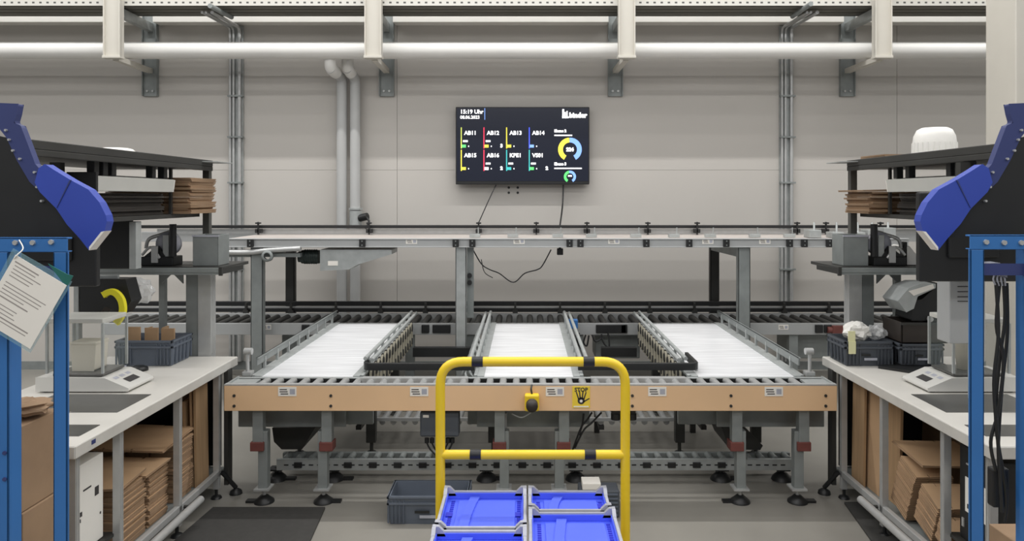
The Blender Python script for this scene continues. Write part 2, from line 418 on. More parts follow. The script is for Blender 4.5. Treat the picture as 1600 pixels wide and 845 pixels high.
for i in range(9):                                   # low sensor reflectors along the edge
    px = 745+i*62+random.uniform(-8, 8); x = ax(px, YU+.2)
    m = MB(); m.box(x-.05, x+.05, YU+.18, YU+.23, zt, zt+.03); m.cyl((x+.03, YU+.21, zt+.03), (x+.03, YU+.21, zt+.09), .006, 8); m.build('sensor', 'galv', u, .003)
for px, Y, w, mt in ((401, YU+.02, 9.5, 'galvd'), (720, YU+.02, 8.5, 'galv'), (1163, YU+.02, 9.5, 'galvd'), (453, 7.62, 7, 'dark'), (1117, 7.62, 7, 'dark')):
    x = ax(px, Y); w = w*Y/F
    m = MB(); m.box(x-w, x+w, Y, Y+.012, .02, zb); m.box(x-w, x-w+.01, Y, Y+.07, .02, zb); m.box(x+w-.01, x+w, Y, Y+.07, .02, zb)
    m.box(x-w-.01, x+w+.01, Y-.03, Y+.07, 0, .02); m.build('leg', mt, u, .003)
for pa, pb in ((401, 453), (1163, 1117)):
    m = MB(); xa, xb = ax(pa, YU), ax(pb, 7.62); w = .045
    m.prism([(xa-w, YU+.1, zb-.09), (xa+w, YU+.1, zb-.09), (xa+w, YU+.1, zb), (xa-w, YU+.1, zb)], (xb-xa, 7.6-YU-.1, 0)); m.build('cross_member', 'galvd', u)
# electric cable duct on the centre post
m = MB(); x = ax(735, YU+.1); m.box(x-.03, x+.03, YU+.092, YU+.12, .80, zb); m.build('cable_duct', 'galvd', u)
for k, py in enumerate((430, 441)):
    m = MB(); c = at(734, py, YU+.1); m.cyl(c, c-Vector((0, .04, 0)), .022, 14); m.build('socket', 'black', u)
# drive
m = MB(); c0 = [(500, 390), (612, 390), (612, 397), (560, 413), (545, 421), (500, 423)]
m.prism([at(a, b, YU+.02) for a, b in c0], (0, .3, 0)); m.build('drive_housing', 'galv', u, .004)
m = MB(); m.box(ax(516, YU+.02)-.02, ax(528, YU+.02), YU+.016, YU+.02, az(415, YU), az(408, YU)); m.build('rating_plate', 'paper', u)
m = MB(); c = at(499, 401, YU+.15); c2 = at(472, 401, YU+.15); m.cyl(c, c2, .062, 20)
for k in range(6): m.cyl(c+(c2-c)*(.15+.13*k), c+(c2-c)*(.19+.13*k), .068, 20)
m.cyl(c2, c2+Vector((-.03, 0, 0)), .05, 16); m.build('motor', 'motor', u)
m = MB(); m.tube(spline([at(345, 394, YU), at(390, 394, YU), at(420, 391, YU), at(470, 388, YU)]), .024, 10); m.build('guard_tube', 'alu', u)
m = MB(); m.box(ax(346, YU+.05), ax(470, YU+.05), YU+.03, YU+.14, az(402, YU), az(396, YU)); m.build('guard_channel', 'galvd', u)
m = MB(); c = at(418, 400, YU-.02); m.lathe([(.03, -.02), (.05, -.02), (.05, .02), (.03, .02), (.03, -.02)], c, 20, 0, 'y'); m.build('idler_wheel', 'galvd', u)
# right end bits of the upper conveyor
m = MB(); c = at(1318, 378, YU-.06)
m.box(c.x-.02, c.x+.02, c.y-.02, c.y+.04, c.z-.08, c.z+.06); m.box(c.x-.06, c.x+.03, c.y-.02, c.y+.02, c.z+.03, c.z+.06)
m.build('red_latch', 'red', u, .004)
for px in (1270, 1305, 1338, 1360, 1385):
    m = MB(); c = at(px, 362, YU+.2); m.box(c.x-.06, c.x+.05, YU+.12, YU+.27, zt, zt+.05+.02*(px % 3)); m.cyl((c.x, YU+.17, zt), (c.x, YU+.17, zt+.14), .01, 8)
    m.build('end_bracket', 'galv', u, .004)

# ------------------------------------------------------------------ rear roller conveyor
YB = 6.85
r = thing('rear_roller_conveyor', 'grey roller conveyor crossing behind the three white belts', 'conveyor', (0, 7.15, 0))
z1 = .735; z0 = az(523, YB)
m = MB(); m.box(-3.9, 3.9, YB, YB+.04, z0, z1); m.build('front_beam', 'beampaint', r, .003)
m = MB(); m.box(-3.9, 3.9, 7.36, 7.4, z0, z1+.01); m.build('rear_beam', 'beampaint', r, .003)
base = None
for i in range(78):
    x = -3.85+i*.1
    if base is None:
        m = MB(); m.cyl((x, YB+.04, .71), (x, 7.36, .71), .03, 12); base = m.build('roller', 'dark', r); bx = x
    else:
        o = base.copy(); COL.objects.link(o); o.parent = r; o.location = (x-bx, 0, 0)
for qa, qb in ((645, 735), (940, 995)):
    m = MB(); m.box(ax(qa, 6.55), ax(qb, 6.55), 6.55, 6.62, .49, .57); m.build('cable_channel', 'black', r)
m = MB(); m.box(-4.2, 4.2, 7.5, 7.54, az(478, 7.5), az(471, 7.5)); m.build('upper_guard_rail', 'black', r, .004)
m = MB(); m.box(-4.2, 4.2, 7.43, 7.47, az(487.5, 7.43), az(481.5, 7.43)); m.build('lower_guard_rail', 'black', r, .004)
m = MB(); m.box(-4.1, 4.1, 7.45, 7.46, az(481.5, 7.45), az(478.5, 7.45)); m.build('silver_rail', 'alu', r)
m = MB(); m.box(-4.1, 4.1, 7.4, 7.42, az(494, 7.4), az(489.5, 7.4)); m.build('edge_rail', 'alu', r)
for i in range(14):
    px = 385+i*70; x = ax(px, 7.42); m = MB(); m.box(x-.01, x+.01, 7.4, 7.43, z1, az(473, 7.42)); m.box(x-.025, x+.025, 7.39, 7.43, az(487, 7.42)-.02, az(487, 7.42)+.02); m.build('rail_post', 'dark', r)
for px, w in ((478, 6), (665, 6), (690, 14), (945, 14), (968, 10), (975, 5), (1279, 6), (1293, 6)):
    x = ax(px, YB); w = w*YB/F; m = MB(); m.box(x-w, x+w, YB-.02, YB, z0+.02, z1-.01); m.build('black_bracket', 'black', r, .004)
for px in (416, 1224, 1036): sticker(px, 511, YB-.001, .09, .045, r)
for px in (470, 640, 735, 905, 1080, 1240, 240, 1400):
    x = ax(px, YB+.02); m = MB(); m.box(x-.04, x+.04, YB+.02, YB+.09, .0, z0); m.build('leg', 'galvd', r)
for a, b in ((440, 475), (520, 610), (930, 1000), (1230, 1330)):
    m = MB(); m.box(ax(a, 7), ax(b, 7), 7.0, 7.3, .38, .60); m.build('drive_box', 'galvd', r, .01)

# ------------------------------------------------------------------ three belt conveyors
YA, YE = 4.80, 6.80
def loops(parent, x, side, y0, y1, n):
    base = None
    for i in range(n):
        y = y0+(y1-y0)*i/(n-1)
        if base is None:
            m = MB(); pts = []
            for k in range(20):
                a = 2*math.pi*k/20; rr = .04
                pts.append((x, y+rr*math.cos(a), (.72 if math.sin(a) > 0 else .60)+rr*math.sin(a)))
            m.tube(pts, .009, 6, True)
            base = m.build('drive_belt', 'loop', parent)
            m = MB(); m.cyl((x-side*.02, y, .72), (x+side*.012, y, .72), .032, 14); m.cyl((x-side*.02, y, .60), (x+side*.012, y, .60), .03, 14)
            m.box(x-side*.02, x-side*.012, y+.06, y+.1, .56, .76); b2 = m.build('pulley_pair', 'dark', parent); by = y
        else:
            for q in (base, b2):
                o = q.copy(); COL.objects.link(o); o.parent = parent; o.location = (0, y-by, 0)
def belt_conveyor(name_label, xa, xb, loopside):
    t = thing('belt_conveyor', name_label, 'conveyor', ((xa+xb)/2, 5.8, 0), 'white belt conveyors')
    xm = (xa+xb)/2
    m = MB()
    m.box(xa+.012, xb-.012, YA, YE, .722, .742)
    m.build('belt', 'belt', t, .004)
    for s, x in ((-1, xa), (1, xb)):
        m = MB(); m.box(x-.022, x+.022, YA-.02, YE+.02, .60, .752); m.box(x+s*.022, x+s*.045, YA, YE, .735, .752); m.build('side_frame', 'galv', t, .003)
        xg = x+s*.032
        m = MB()
        if s == loopside or loopside == 0:
            m.cyl((xg, YA+.1, .835), (xg, YE+.1, .835), .013, 12); m.cyl((xg+s*.045, YA+.1, .825), (xg+s*.045, YE+.1, .825), .013, 12)
        else:
            m.box(xg-.005, xg+.005, YA+.05, YE+.1, .80, .85); m.box(xg-.005, xg+.014, YA+.05, YE+.1, .844, .85)
        m.build('guide_rail', 'galvd' if loopside and s != loopside else 'galv', t, .002)
        for k in range(8):
            y = YA+.2+k*.25; m = MB(); m.box(xg-.008, xg+.008, y-.01, y+.01, .74, .83); m.cyl((xg-s*.01, y, .80), (xg+s*.014, y, .80), .008, 8); m.cyl((xg+s*.004, y, .80), (xg+s*.014, y, .80), .018, 10)
            m.build('rail_support', 'galv', t)
    if loopside: loops(t, (xb if loopside > 0 else xa)+loopside*.06, loopside, YA+.17, YE-.1, 15)
    for s, x in ((-1, xa+.05), (1, xb-.05)):
        for y in (5.5, 6.5):
            m = MB(); m.box(x-.035, x+.035, y-.03, y+.03, .09, .6); m.cyl((x, y, .02), (x, y, .09), .014, 10); m.cyl((x, y, 0), (x, y, .02), .05, 14, .03); m.build('leg', 'dark', t, .003)
    m = MB(); m.box(xa-.09, xb+.09, 4.87, 4.9, .41, .60); m.build('front_plate', 'galvd', t, .004)
    m = MB(); m.box(xa+.05, xb-.05, YA+.15, YE-.1, .60, .70); m.build('under_tray', 'galvd', t)
    return t
cvL = belt_conveyor('left white belt conveyor, nearest the left packing bench', -1.72, -1.085, 1)
cvC = belt_conveyor('middle white belt conveyor behind the yellow trolley handle', -.285, .335, 0)
cvR = belt_conveyor('right white belt conveyor, nearest the right packing bench', 1.095, 1.76, -1)
# wedge guards under left and right conveyors
m = MB(); m.prism([at(p, q, 5.05) for p, q in ((425, 668), (492, 668), (472, 702), (440, 702), (428, 690))], (0, .5, 0)); m.build('motor_guard', 'dark', cvL, .006)
m = MB(); m.prism([at(p, q, 5.05) for p, q in ((1128, 668), (1165, 668), (1192, 696), (1188, 703), (1140, 702), (1135, 690))], (0, .4, 0)); m.build('motor_guard', 'dark', cvR, .006)
# small rollers/fittings at front ends of the guide rails
for t, x, s in ((cvL, -1.8, -1), (cvR, 1.85, 1)):
    m = MB()
    m.cyl((x, YA+.02, .75), (x, YA+.02, .90), .012, 10); m.cyl((x+s*.02, YA+.02, .9), (x-s*.03, YA+.02, .9), .022, 12); m.box(x-.03, x+.03, YA, YA+.06, .74, .77)
    m.build('rail_end_fitting', 'alu', t, .003)
# cables at the side of the centre conveyor, blue connector
m = MB()
for k in range(7):
    y = 5.1+k*.24; x = -.40
    m.tube(spline([(x, y, .74), (x-.03, y+.02, .66), (x+.02, y+.08, .58), (x-.02, y+.14, .66), (x, y+.2, .73)], 4), .011, 6)
m.build('cable_loom', 'galv', cvC)
m = MB(); c = at(892, 507, 6.75); m.box(c.x-.03, c.x+.06, 6.7, 6.78, c.z-.03, c.z+.05); m.build('blue_valve', 'blue', cvC, .006)
m = MB()
for pts in ([(915, 523), (912, 535), (917, 540), (920, 524)], [(925, 523), (930, 533), (938, 530), (940, 522)], [(938, 525), (945, 538), (952, 545), (951, 556)], [(950, 520), (952, 538), (950, 556)], [(905, 520), (902, 532), (908, 545)]):
    m.tube(spline([at(a, b, 6.78) for a, b in pts], 5), .008, 6)
m.build('hanging_cable', 'rubber', cvC)

# black safety bars
zbk = az(572.5, 4.86)
for (pa, pb, corner), lb in (((569, 742, -1), 'black safety bar bridging the left and middle belts'), ((903, 1090, 1), 'black safety bar bridging the middle and right belts')):
    xa, xb = ax(pa, 4.86), ax(pb, 4.86); m = MB()
    if corner > 0: P = [(xa, 4.86, zbk), (xb, 4.86, zbk), (xb, 5.2, zbk)]
    else: P = [(xb, 4.86, zbk), (xa, 4.86, zbk), (xa, 4.965, zbk)]
    t = thing('safety_bar', lb, 'safety bar', ((xa+xb)/2, 4.86, zbk-.02))
    P = fillet(P, .05)
    for i in range(len(P)-1): pass
    vs = []; fs = []; n = len(P)
    for i, p in enumerate(P):
        d = (P[min(i+1, n-1)]-P[max(i-1, 0)]).normalized(); w = Vector((-d.y, d.x, 0))*.012
        vs += [p-w+Vector((0, 0, -.024)), p+w+Vector((0, 0, -.024)), p+w+Vector((0, 0, .024)), p-w+Vector((0, 0, .024))]
    for i in range(n-1):
        for k in range(4): fs.append((4*i+k, 4*i+(k+1) % 4, 4*i+4+(k+1) % 4, 4*i+4+k))
    fs += [(3, 2, 1, 0), (4*n-4, 4*n-3, 4*n-2, 4*n-1)]
    m.add(vs, fs); m.build('bar', 'black', t, .004)
    m = MB(); xe = xb if corner > 0 else xa
    m.cyl((xe-corner*.0, 4.89, .756), (xe-corner*.0, 4.89, zbk), .010, 10); m.cyl((xe-corner*.1, 4.88, zbk-.02), (xe-corner*.1, 4.88, .756), .01, 8)
    m.build('bar_bracket', 'galv', t)

# ------------------------------------------------------------------ front roller conveyor
f = thing('front_roller_conveyor', 'roller conveyor with a tan front beam and STOP sign', 'conveyor', (0, 4.65, 0))
YFr = 4.55
xl, xr = ax(350, YFr), ax(1308, YFr); zt = az(601.5, YFr); zb = az(642, YFr)
m = MB(); m.box(xl, xr, YFr, YFr+.03, zb, zt-.004); m.build('front_beam', 'tan', f, .003)
m = MB(); m.box(xl, xr, YFr, YFr+.04, zt-.004, zt+.004); m.build('steel_lip', 'alu', f)
m = MB(); m.box(xl, xr, 4.745, 4.775, zb+.03, zt-.004); m.build('rear_beam', 'galv', f)
for xx in (xl, xr-.01):
    m = MB(); m.box(xx, xx+.01, YFr+.03, 4.775, zb, zt+.002); m.build('end_plate', 'galv', f)
for xx, s in ((xl, 1), (xr, -1)):
    m = MB(); m.box(xx+s*.012, xx+s*.16, YFr+.04, 4.76, zt-.02, zt-.008); m.build('corner_plate', 'galv', f)
m = MB(); m.box(xl+.02, xr-.02, YFr+.04, 4.74, zt-.10, zt-.09); m.box(xl+.02, xr-.02, 4.736, 4.744, zt-.09, zt-.008); m.build('gap_shade_liner', 'black', f)  # black liner added to paint the shade in the roller gaps
base = None; n = 41; sp = .0835
for i in range(n):
    x = -1.64+i*sp
    if base is None:
        m = MB(); m.cyl((x, YFr+.04, zt-.018), (x, 4.735, zt-.018), .0225, 16); base = m.build('roller', 'roller', f); bx = x
    else:
        o = base.copy(); COL.objects.link(o); o.parent = f; o.location = (x-bx, 0, 0)
# perforated cover strips between the belts
for a, b in ((-1.03, -.36), (.42, 1.02)):
    k = 0; m = MB(); m.box(a, b, 4.69, 4.742, zt-.03, zt+.008); m.build('cover_strip', 'alu', f)
for px in (449, 655, 867, 1027, 1209): sticker(px, 611.5, YFr-.001, .112, .056, f)
for px in (366, 517, 988, 1142, 1290):
    for py in (618, 634):
        m = MB(); c = at(px, py, YFr); m.cyl((c.x, YFr-.006, c.z), (c.x, YFr, c.z), .009, 10); m.build('bolt', 'dark', f)
# stop sign
c = at(908, 620, YFr); w, h = .054, .066
sg = MB(); sg.box(c.x-w, c.x+w, YFr-.004, YFr, c.z-h, c.z+h); sgo = sg.build('stop_sign', 'yellow2', f); sgo['label'] = 'yellow STOP sign with black hand'
g = MB(); y = YFr-.004
g.text('STOP', .034, c.x, c.z+.034, y, 0, .0012, 'CENTER', .001)
pz = c.z-.022
g.prism([(c.x+.022*math.cos(a)*(1.0), y-.001, pz+.022*math.sin(a)) for a in [2*math.pi*k/16 for k in range(16)]], (0, .001, 0))
for ang, ln, ox in ((108, .046, -.015), (96, .052, -.005), (84, .052, .006), (72, .045, .016), (30, .042, .012)):
    a = math.radians(ang); d = Vector((math.cos(a), 0, math.sin(a))); q = Vector((-d.z, 0, d.x))*.0042; p = Vector((c.x+ox, y-.001, pz+(.008 if ang != 30 else -.008)))
    g.prism([p-q, p+q, p+d*ln+q*.8, p+d*(ln+.004), p+d*ln-q*.8], (0, .001, 0))
g.box(c.x-w*.85, c.x+w*.85, y-.001, y, c.z-h+.004, c.z-h+.012, 1)
g.prism([(c.x+.009*math.cos(a), y-.0015, pz-.002+.009*math.sin(a)) for a in [2*math.pi*k/12 for k in range(12)]], (0, .0005, 0), 1)
g.build('sign_print', ['ink', 'paper'], sgo)
# emergency stop
c = at(831, 626, YFr)
m = MB(); m.box(c.x-.044, c.x+.044, YFr-.06, YFr, c.z-.05, c.z+.05); eo = m.build('stop_button_box', 'yellow', f, .01)
m = MB(); m.lathe([(.036, 0), (.036, -.012), (.026, -.02), (.026, -.03), (.036, -.034), (.034, -.05), (.0, -.054)], (c.x, YFr-.06, c.z-.006), 24, 0, 'y'); m.build('stop_button', 'brownbin', eo)
m = MB(); m.tube(spline([(c.x, YFr-.03, c.z+.05), (c.x-.005, YFr-.03, c.z+.08), (c.x, YFr-.01, c.z+.1)]), .006, 6); m.build('button_cable', 'dark', eo)
# legs
for px in (405, 512, 781, 881, 1150, 1254):
    side = -1 if px in (512, 881, 1254) else 1
    x = ax(px, 4.62); w = .032; Yl = 4.62
    m = MB(); m.box(x-w, x+w, Yl-.03, Yl+.03, az(694, Yl), zb+.02); m.build('upper_leg', 'galvd', f, .003)
    m = MB(); xo = x+side*.028; m.box(xo-w*.9, xo+w*.9, Yl-.02, Yl+.04, az(762, Yl), az(672, Yl)); lg = m.build('leg', 'galvd', f, .003)
    m = MB(); m.box(x-w-.012, x+w+.008, Yl-.04, Yl+.05, az(702, Yl), az(688, Yl)); m.build('red_clamp', 'red', lg, .004)
    m = MB(); zf = az(762, Yl)
    m.cyl((xo, Yl+.01, .03), (xo, Yl+.01, zf), .011, 10); m.box(xo-.05, xo+.045, Yl-.04, Yl+.06, zf-.006, zf+.004)
    m.build('stud', 'alu', lg)
    m = MB(); m.lathe([(.062, 0), (.06, .012), (.04, .028), (.022, .045), (.0, .048)], (xo, Yl+.01, 0), 18); m.box(xo-.02, xo+side*-.11, Yl-.01, Yl+.03, 0, .014)
    m.build('foot', 'black', lg)
# grey lower side channels
for a, b in ((372, 540), (690, 712), (745, 910), (1120, 1288)):
    m = MB(); m.box(ax(a, 4.78), ax(b, 4.78), 4.78, 4.80, az(667, 4.78), zb); m.build('lower_plate', 'galvd', f, .004)
# junction box
c = at(685, 663, 4.62); t = thing('junction_box', 'dark grey junction box hanging under the tan beam', 'box', (c.x, 4.65, c.z-.1))
m = MB(); m.box(ax(656, 4.6), ax(717, 4.6), 4.6, 4.70, az(683, 4.6), az(643, 4.6)); m.build('housing', 'crated', t, .012)
m = MB()
for px in (667, 675, 700, 707): q = at(px, 684, 4.64); m.cyl(q, q-Vector((0, 0, .03)), .014, 10); m.tube(spline([q-Vector((0, 0, .03)), q-Vector((-.02 if px < 690 else .02, -.0, .07)), q-Vector((-.07 if px < 690 else .05, 0, .12))]), .006, 6)
m.build('cable_gland', 'black', t)
m = MB(); m.box(ax(661, 4.6), ax(670, 4.6), 4.596, 4.6, az(652, 4.6), az(648, 4.6)); m.build('type_plate', 'paper', t)
for k, (pts, lb) in enumerate((([(940, 644), (925, 660), (912, 672), (898, 700)], 'black cable running from the tan beam behind the right centre leg'), ([(925, 644), (918, 655), (908, 668), (894, 705)], 'second black cable beside the right centre leg'), ([(912, 646), (910, 662), (905, 680)], 'short black cable below the STOP sign'))):
    cord('hanging_cable', [at(a, b, 4.7) for a, b in pts], .006, lb, 'cable')
cord('hanging_cable', [at(830, 644, 4.5+.09), at(815, 652, 4.6), at(800, 646, 4.62)], .005, 'grey cable curling under the emergency stop button', 'cable', 'galv')
m = MB(); m.tube([at(789, 645, 4.7), at(788, 690, 4.7), at(790, 745, 4.7)], .014, 8); tag(m.build('air_hose', 'pvc'), 'pale corrugated hose hanging beside the left centre leg', 'hose')
m = MB(); 
for px in (962, 987): c = at(px, 645, 4.66); m.cyl(c+Vector((0, 0, .0)), c-Vector((0, 0, .04)), .03, 14)
m.box(ax(955, 4.66), ax(992, 4.66), 4.63, 4.69, az(643, 4.66)-.005, az(643, 4.66)+.04)
m.build('proximity_sensor', 'black', f)

# ------------------------------------------------------------------ low conveyors near the floor
YL = 4.95
lo = thing('low_roller_conveyor', 'low roller conveyor near the floor with black blocks on its beam', 'conveyor', (0, 5.1, 0))
z1, z0 = az(718, YL), az(734.5, YL)
xl, xr = ax(432, YL), ax(1245, YL)
m = MB(); m.box(xl, xr, YL, YL+.03, z0, z1)
x = xl+.05
while x < xr-.1:
    m.box(x, x+.03, YL-.002, YL+.001, (z0+z1)/2-.004, (z0+z1)/2+.004, 1); x += .0552
m.build('front_beam', ['galv', 'black'], lo)
m = MB(); m.box(xl, xr, 5.08, 5.11, z0, z1); m.build('rear_beam', 'galvd', lo)
for i in range(18):
    px = 466+i*38.9; x = ax(px, YL); m = MB(); m.box(x-.026, x+.026, YL-.012, YL, z0+.018, z1-.016); m.build('black_block', 'black', lo, .003)
base = None
for i in range(40):
    x = xl+.05+i*.0865
    if base is None:
        m = MB(); m.cyl((x, YL+.03, z1-.01), (x, 5.08, z1-.01), .022, 12); base = m.build('roller', 'galvd', lo); bx = x
    else:
        o = base.copy(); COL.objects.link(o); o.parent = lo; o.location = (x-bx, 0, 0)
for px in (430, 520, 760, 900, 1128, 1224):
    x = ax(px, YL+.02); m = MB(); m.cyl((x, YL+.05, .03), (x, YL+.05, z0), .014, 10); m.box(x-.045, x+.045, YL+.01, YL+.09, z0-.012, z0)
    m.lathe([(.07, 0), (.062, .02), (.035, .045), (.0, .05)], (x, YL+.05, 0), 18); m.box(x, x+.13, YL+.03, YL+.07, 0, .015); m.build('foot', 'black', lo)
YR = 5.62
lb2 = thing('low_return_conveyor', 'farther low roller conveyor under the belts with a pale edge', 'conveyor', (0, 5.8, 0))
zr = az(653, YR)
m = MB(); xl, xr = ax(535, YR), ax(1125, YR); m.box(xl, xr, YR, YR+.02, zr-.025, zr); m.build('front_rail', 'alu', lb2)
m = MB(); m.box(xl, xr, 6.0, 6.02, zr-.06, zr); m.build('rear_rail', 'galvd', lb2)
for px in (560, 700, 940, 1100):
    m = MB(); x = ax(px, YR); m.box(x-.02, x+.02, YR+.002, 6.0, zr-.09, zr-.06); m.box(x-.02, x+.02, 5.98, 6.02, 0, zr-.06); m.build('support', 'dark', lb2)
base = None
for i in range(34):
    x = xl+.05+i*.083
    if base is None:
        m = MB(); m.cyl((x, YR+.02, zr-.035), (x, 6.0, zr-.035), .023, 12); base = m.build('roller', 'roller', lb2); bx = x
    else:
        o = base.copy(); COL.objects.link(o); o.parent = lb2; o.location = (x-bx, 0, 0)

# ------------------------------------------------------------------ crates
def grey_crate(name, lb, x0, x1, y0, y1, z0, z1, mt='crate', grp=None, side_holes=None, print_=True, wall=.012):
    t = thing(name, lb, 'crate', ((x0+x1)/2, (y0+y1)/2, z0), grp)
    tp = .018
    m = MB()
    def ring(i, z): return [(x0+i, y0+i, z), (x1-i, y0+i, z), (x1-i, y1-i, z), (x0+i, y1-i, z)]
    vs = ring(tp, z0)+ring(.006, z1)+ring(.006+wall, z1)+ring(tp+wall, z0+.01)
    fs = [(0, 3, 2, 1), (12, 13, 14, 15)]
    for k in range(3):
        for i in range(4): fs.append((4*k+i, 4*k+(i+1) % 4, 4*k+4+(i+1) % 4, 4*k+4+i))
    m.add(vs, fs); m.build('shell', mt, t)
    m = MB(); hh = (z1-z0)
    for zz in (z1-.014, z1-.3*hh): 
        m.box(x0, x1, y0, y0+.014, zz, zz+.014); m.box(x0, x1, y1-.014, y1, zz, zz+.014); m.box(x0, x0+.014, y0, y1, zz, zz+.014); m.box(x1-.014, x1, y0, y1, zz, zz+.014)
    nrib = 5
    for i in range(nrib):
        for xx in (x0+.01+i*.022, x1-.01-i*.022): m.box(xx-.003, xx+.003, y0+.002, y0+.014, z0+.01, z1-.02)
        for yy in (y0+.01+i*.05, y1-.01-i*.05):
            m.box(x0+.002, x0+.014, yy-.003, yy+.003, z0+.01, z1-.02); m.box(x1-.014, x1-.002, yy-.003, yy+.003, z0+.01, z1-.02)
    m.build('rim_and_ribs', mt, t, .002)
    if print_:
        m = MB(); c = (x0+x1)/2; w = x1-x0
        m.box(c-.16*w, c+.02*w, y0+.0, y0+.003, z0+.42*hh, z0+.50*hh, 0); m.box(c-.10*w, c+.16*w, y0+.002, y0+.006, z0+.24*hh, z0+.34*hh, 1)
        m.build('print', ['black', 'rim'], t)
    return t
grey_crate('plastic_crate', 'grey plastic crate on the floor behind the left trolley post', ax(610, 4.42), ax(735, 4.42), 4.30, 4.56, 0, .165)
# dark equipment box right
t = thing('floor_crate', 'dark equipment crate with a white panel on the floor behind the right trolley post', 'crate', at(935, 790, 4.4))
xa, xb = ax(905, 4.4), ax(968, 4.4)
m = MB(); m.box(xa, xb, 4.4, 4.54, 0, .16); m.build('housing', 'crated', t, .008)
m = MB()
for k in range(6): m.box(xa+.01, xb-.01, 4.392, 4.4, .015+k*.024, .024+k*.024)
m.build('louvre', 'crate', t)
m = MB(); m.box(xa+.02, xa+.13, 4.41, 4.52, .16, .2); m.build('white_panel', 'paper', t, .004)

# ------------------------------------------------------------------ trolley with blue crates
YH = 3.5
tr = thing('trolley', 'yellow tubular trolley loaded with blue-topped crates', 'trolley', (.1, 3.0, 0))
xa, xb, zh = ax(688, YH), ax(977, YH), az(565, YH)
m = MB(); m.tube(fillet([(xa, YH, .14), (xa, YH, zh), (xb, YH, zh), (xb, YH, .14)], .11, 8), .0225, 18); hd = m.build('handle_frame', 'yellow', tr)
zc = az(710, YH)
m = MB(); m.cyl((xa, YH, zc), (xb, YH, zc), .0215, 18); m.build('cross_bar', 'yellow', tr)
for px, z in ((746, zh), (920, zh), (743, zc), (922, zc)):
    x = ax(px, YH); m = MB(); m.cyl((x-.026, YH, z), (x+.026, YH, z), .0245, 18); m.build('black_band', 'black', tr)
m = MB(); m.box(xa-.03, xb+.03, 2.25, YH+.03, .10, .14); m.build('deck', 'yellow', tr, .008)
for x in (xa+.06, xb-.06):
    for y in (2.35, YH-.06):
        m = MB(); m.cyl((x-.015, y, .04), (x+.015, y, .04), .04, 18); m.box(x-.025, x+.025, y-.03, y+.03, .078, .1); m.build('caster', 'rubber', tr)
ZC = .54
def blue_crate(lb, x0, x1, y0, y1, ztop, zbot):
    t = thing('blue_topped_crate', lb, 'crate', ((x0+x1)/2, (y0+y1)/2, zbot), 'crates on the trolley')
    m = MB(); w = .014
    m.box(x0+.008, x1-.008, y0+.008, y1-.008, zbot, ztop-.07)                      # body
    for a in ((x0, x1, y0, y0+w), (x0, x1, y1-w, y1), (x0, x0+w, y0, y1), (x1-w, x1, y0, y1)): m.box(*a, ztop-.08, ztop)
    m.build('shell', 'rim', t, .003)
    for sx, x in ((1, x0), (-1, x1)):
        for sy, y in ((1, y0), (-1, y1)):
            m = MB()
            m.prism([(x, y+sy*.0, ztop-.02), (x+sx*.055, y, ztop-.02), (x+sx*.045, y, ztop+.002), (x+sx*.026, y, ztop+.02), (x, y, ztop+.022)], (0, sy*.02, 0))
            m.prism([(x, y, ztop-.02), (x, y+sy*.075, ztop-.02), (x, y+sy*.06, ztop+.002), (x, y+sy*.03, ztop+.02), (x, y, ztop+.022)], (sx*.016, 0, 0))
            m.build('corner_lug', 'rim', t, .003)
    d0 = .035
    m = MB(); m.box(x0+w, x1-w, y0+w, y1-w, ztop-d0-.03, ztop-d0)
    lw = .006
    for a in ((x0+w, x1-w, y1-w-lw, y1-w), (x0+w, x0+w+lw, y0+w, y1-w), (x1-w-lw, x1-w, y0+w, y1-w), (x0+w, x1-w, y0+w, y0+w+lw)): m.box(*a, ztop-d0, ztop-.006)
    m.box(x0+.07, x1-.05, y0+.045, y1-.05, ztop-d0, ztop-d0+.008)                   # raised panel
    lidp = m.build('lid', 'lid', t, .003)
    m = MB(); xr = x0+.3*(x1-x0); n = 8
    for i in range(n):                                                        # curved band
        a0 = i/n; a1 = (i+1)/n; yy0 = y0+.03+(y1-y0-.06)*a0; yy1 = y0+.03+(y1-y0-.06)*a1
        b0 = xr+.03*(a0*a0); b1 = xr+.03*(a1*a1)
        m.add([(b0-.02, yy0, ztop-d0+.016), (b0+.02, yy0, ztop-d0+.016), (b1+.022, yy1, ztop-d0+.016), (b1-.022, yy1, ztop-d0+.016),
               (b0-.02, yy0, ztop-d0), (b0+.02, yy0, ztop-d0), (b1+.022, yy1, ztop-d0), (b1-.022, yy1, ztop-d0)], [(0, 1, 2, 3), (0, 3, 7, 4), (1, 5, 6, 2), (0, 4, 5, 1), (3, 2, 6, 7)])
    m.build('lid_band', 'lid', lidp)
    m = MB()
    k = 0; y = y0+.04
    while y < y1-.04:
        for x in (x0+.045, x1-.035): m.box(x-.008, x+.008, y-.005, y+.005, ztop-d0, ztop-d0+.003)
        y += .02
    for x in (x0+.04, x1-.04): m.box(x-.014, x+.014, (y0+y1)/2-.02, (y0+y1)/2+.02, ztop-d0, ztop-d0+.006)
    m.build('lid_slots', 'lidd', lidp)
    return t
xm = ax(824, 3.45)
blue_crate('blue-topped grey crate at the far left of the trolley', ax(695, 3.45), xm-.004, 3.06, 3.45, ZC, .141)
blue_crate('blue-topped grey crate at the near left of the trolley', ax(695, 3.45)-.005, xm-.004, 2.62, 3.04, ZC, .141)
blue_crate('blue-topped grey crate at the far right, partly behind its neighbour', xm+.004, ax(947, 3.45), 3.23, 3.45, ZC, .141)
blue_crate('blue-topped grey crate at the near right, the broadest blue lid', xm+.004, ax(947, 3.45)+.012, 2.66, 3.215, ZC, .141)

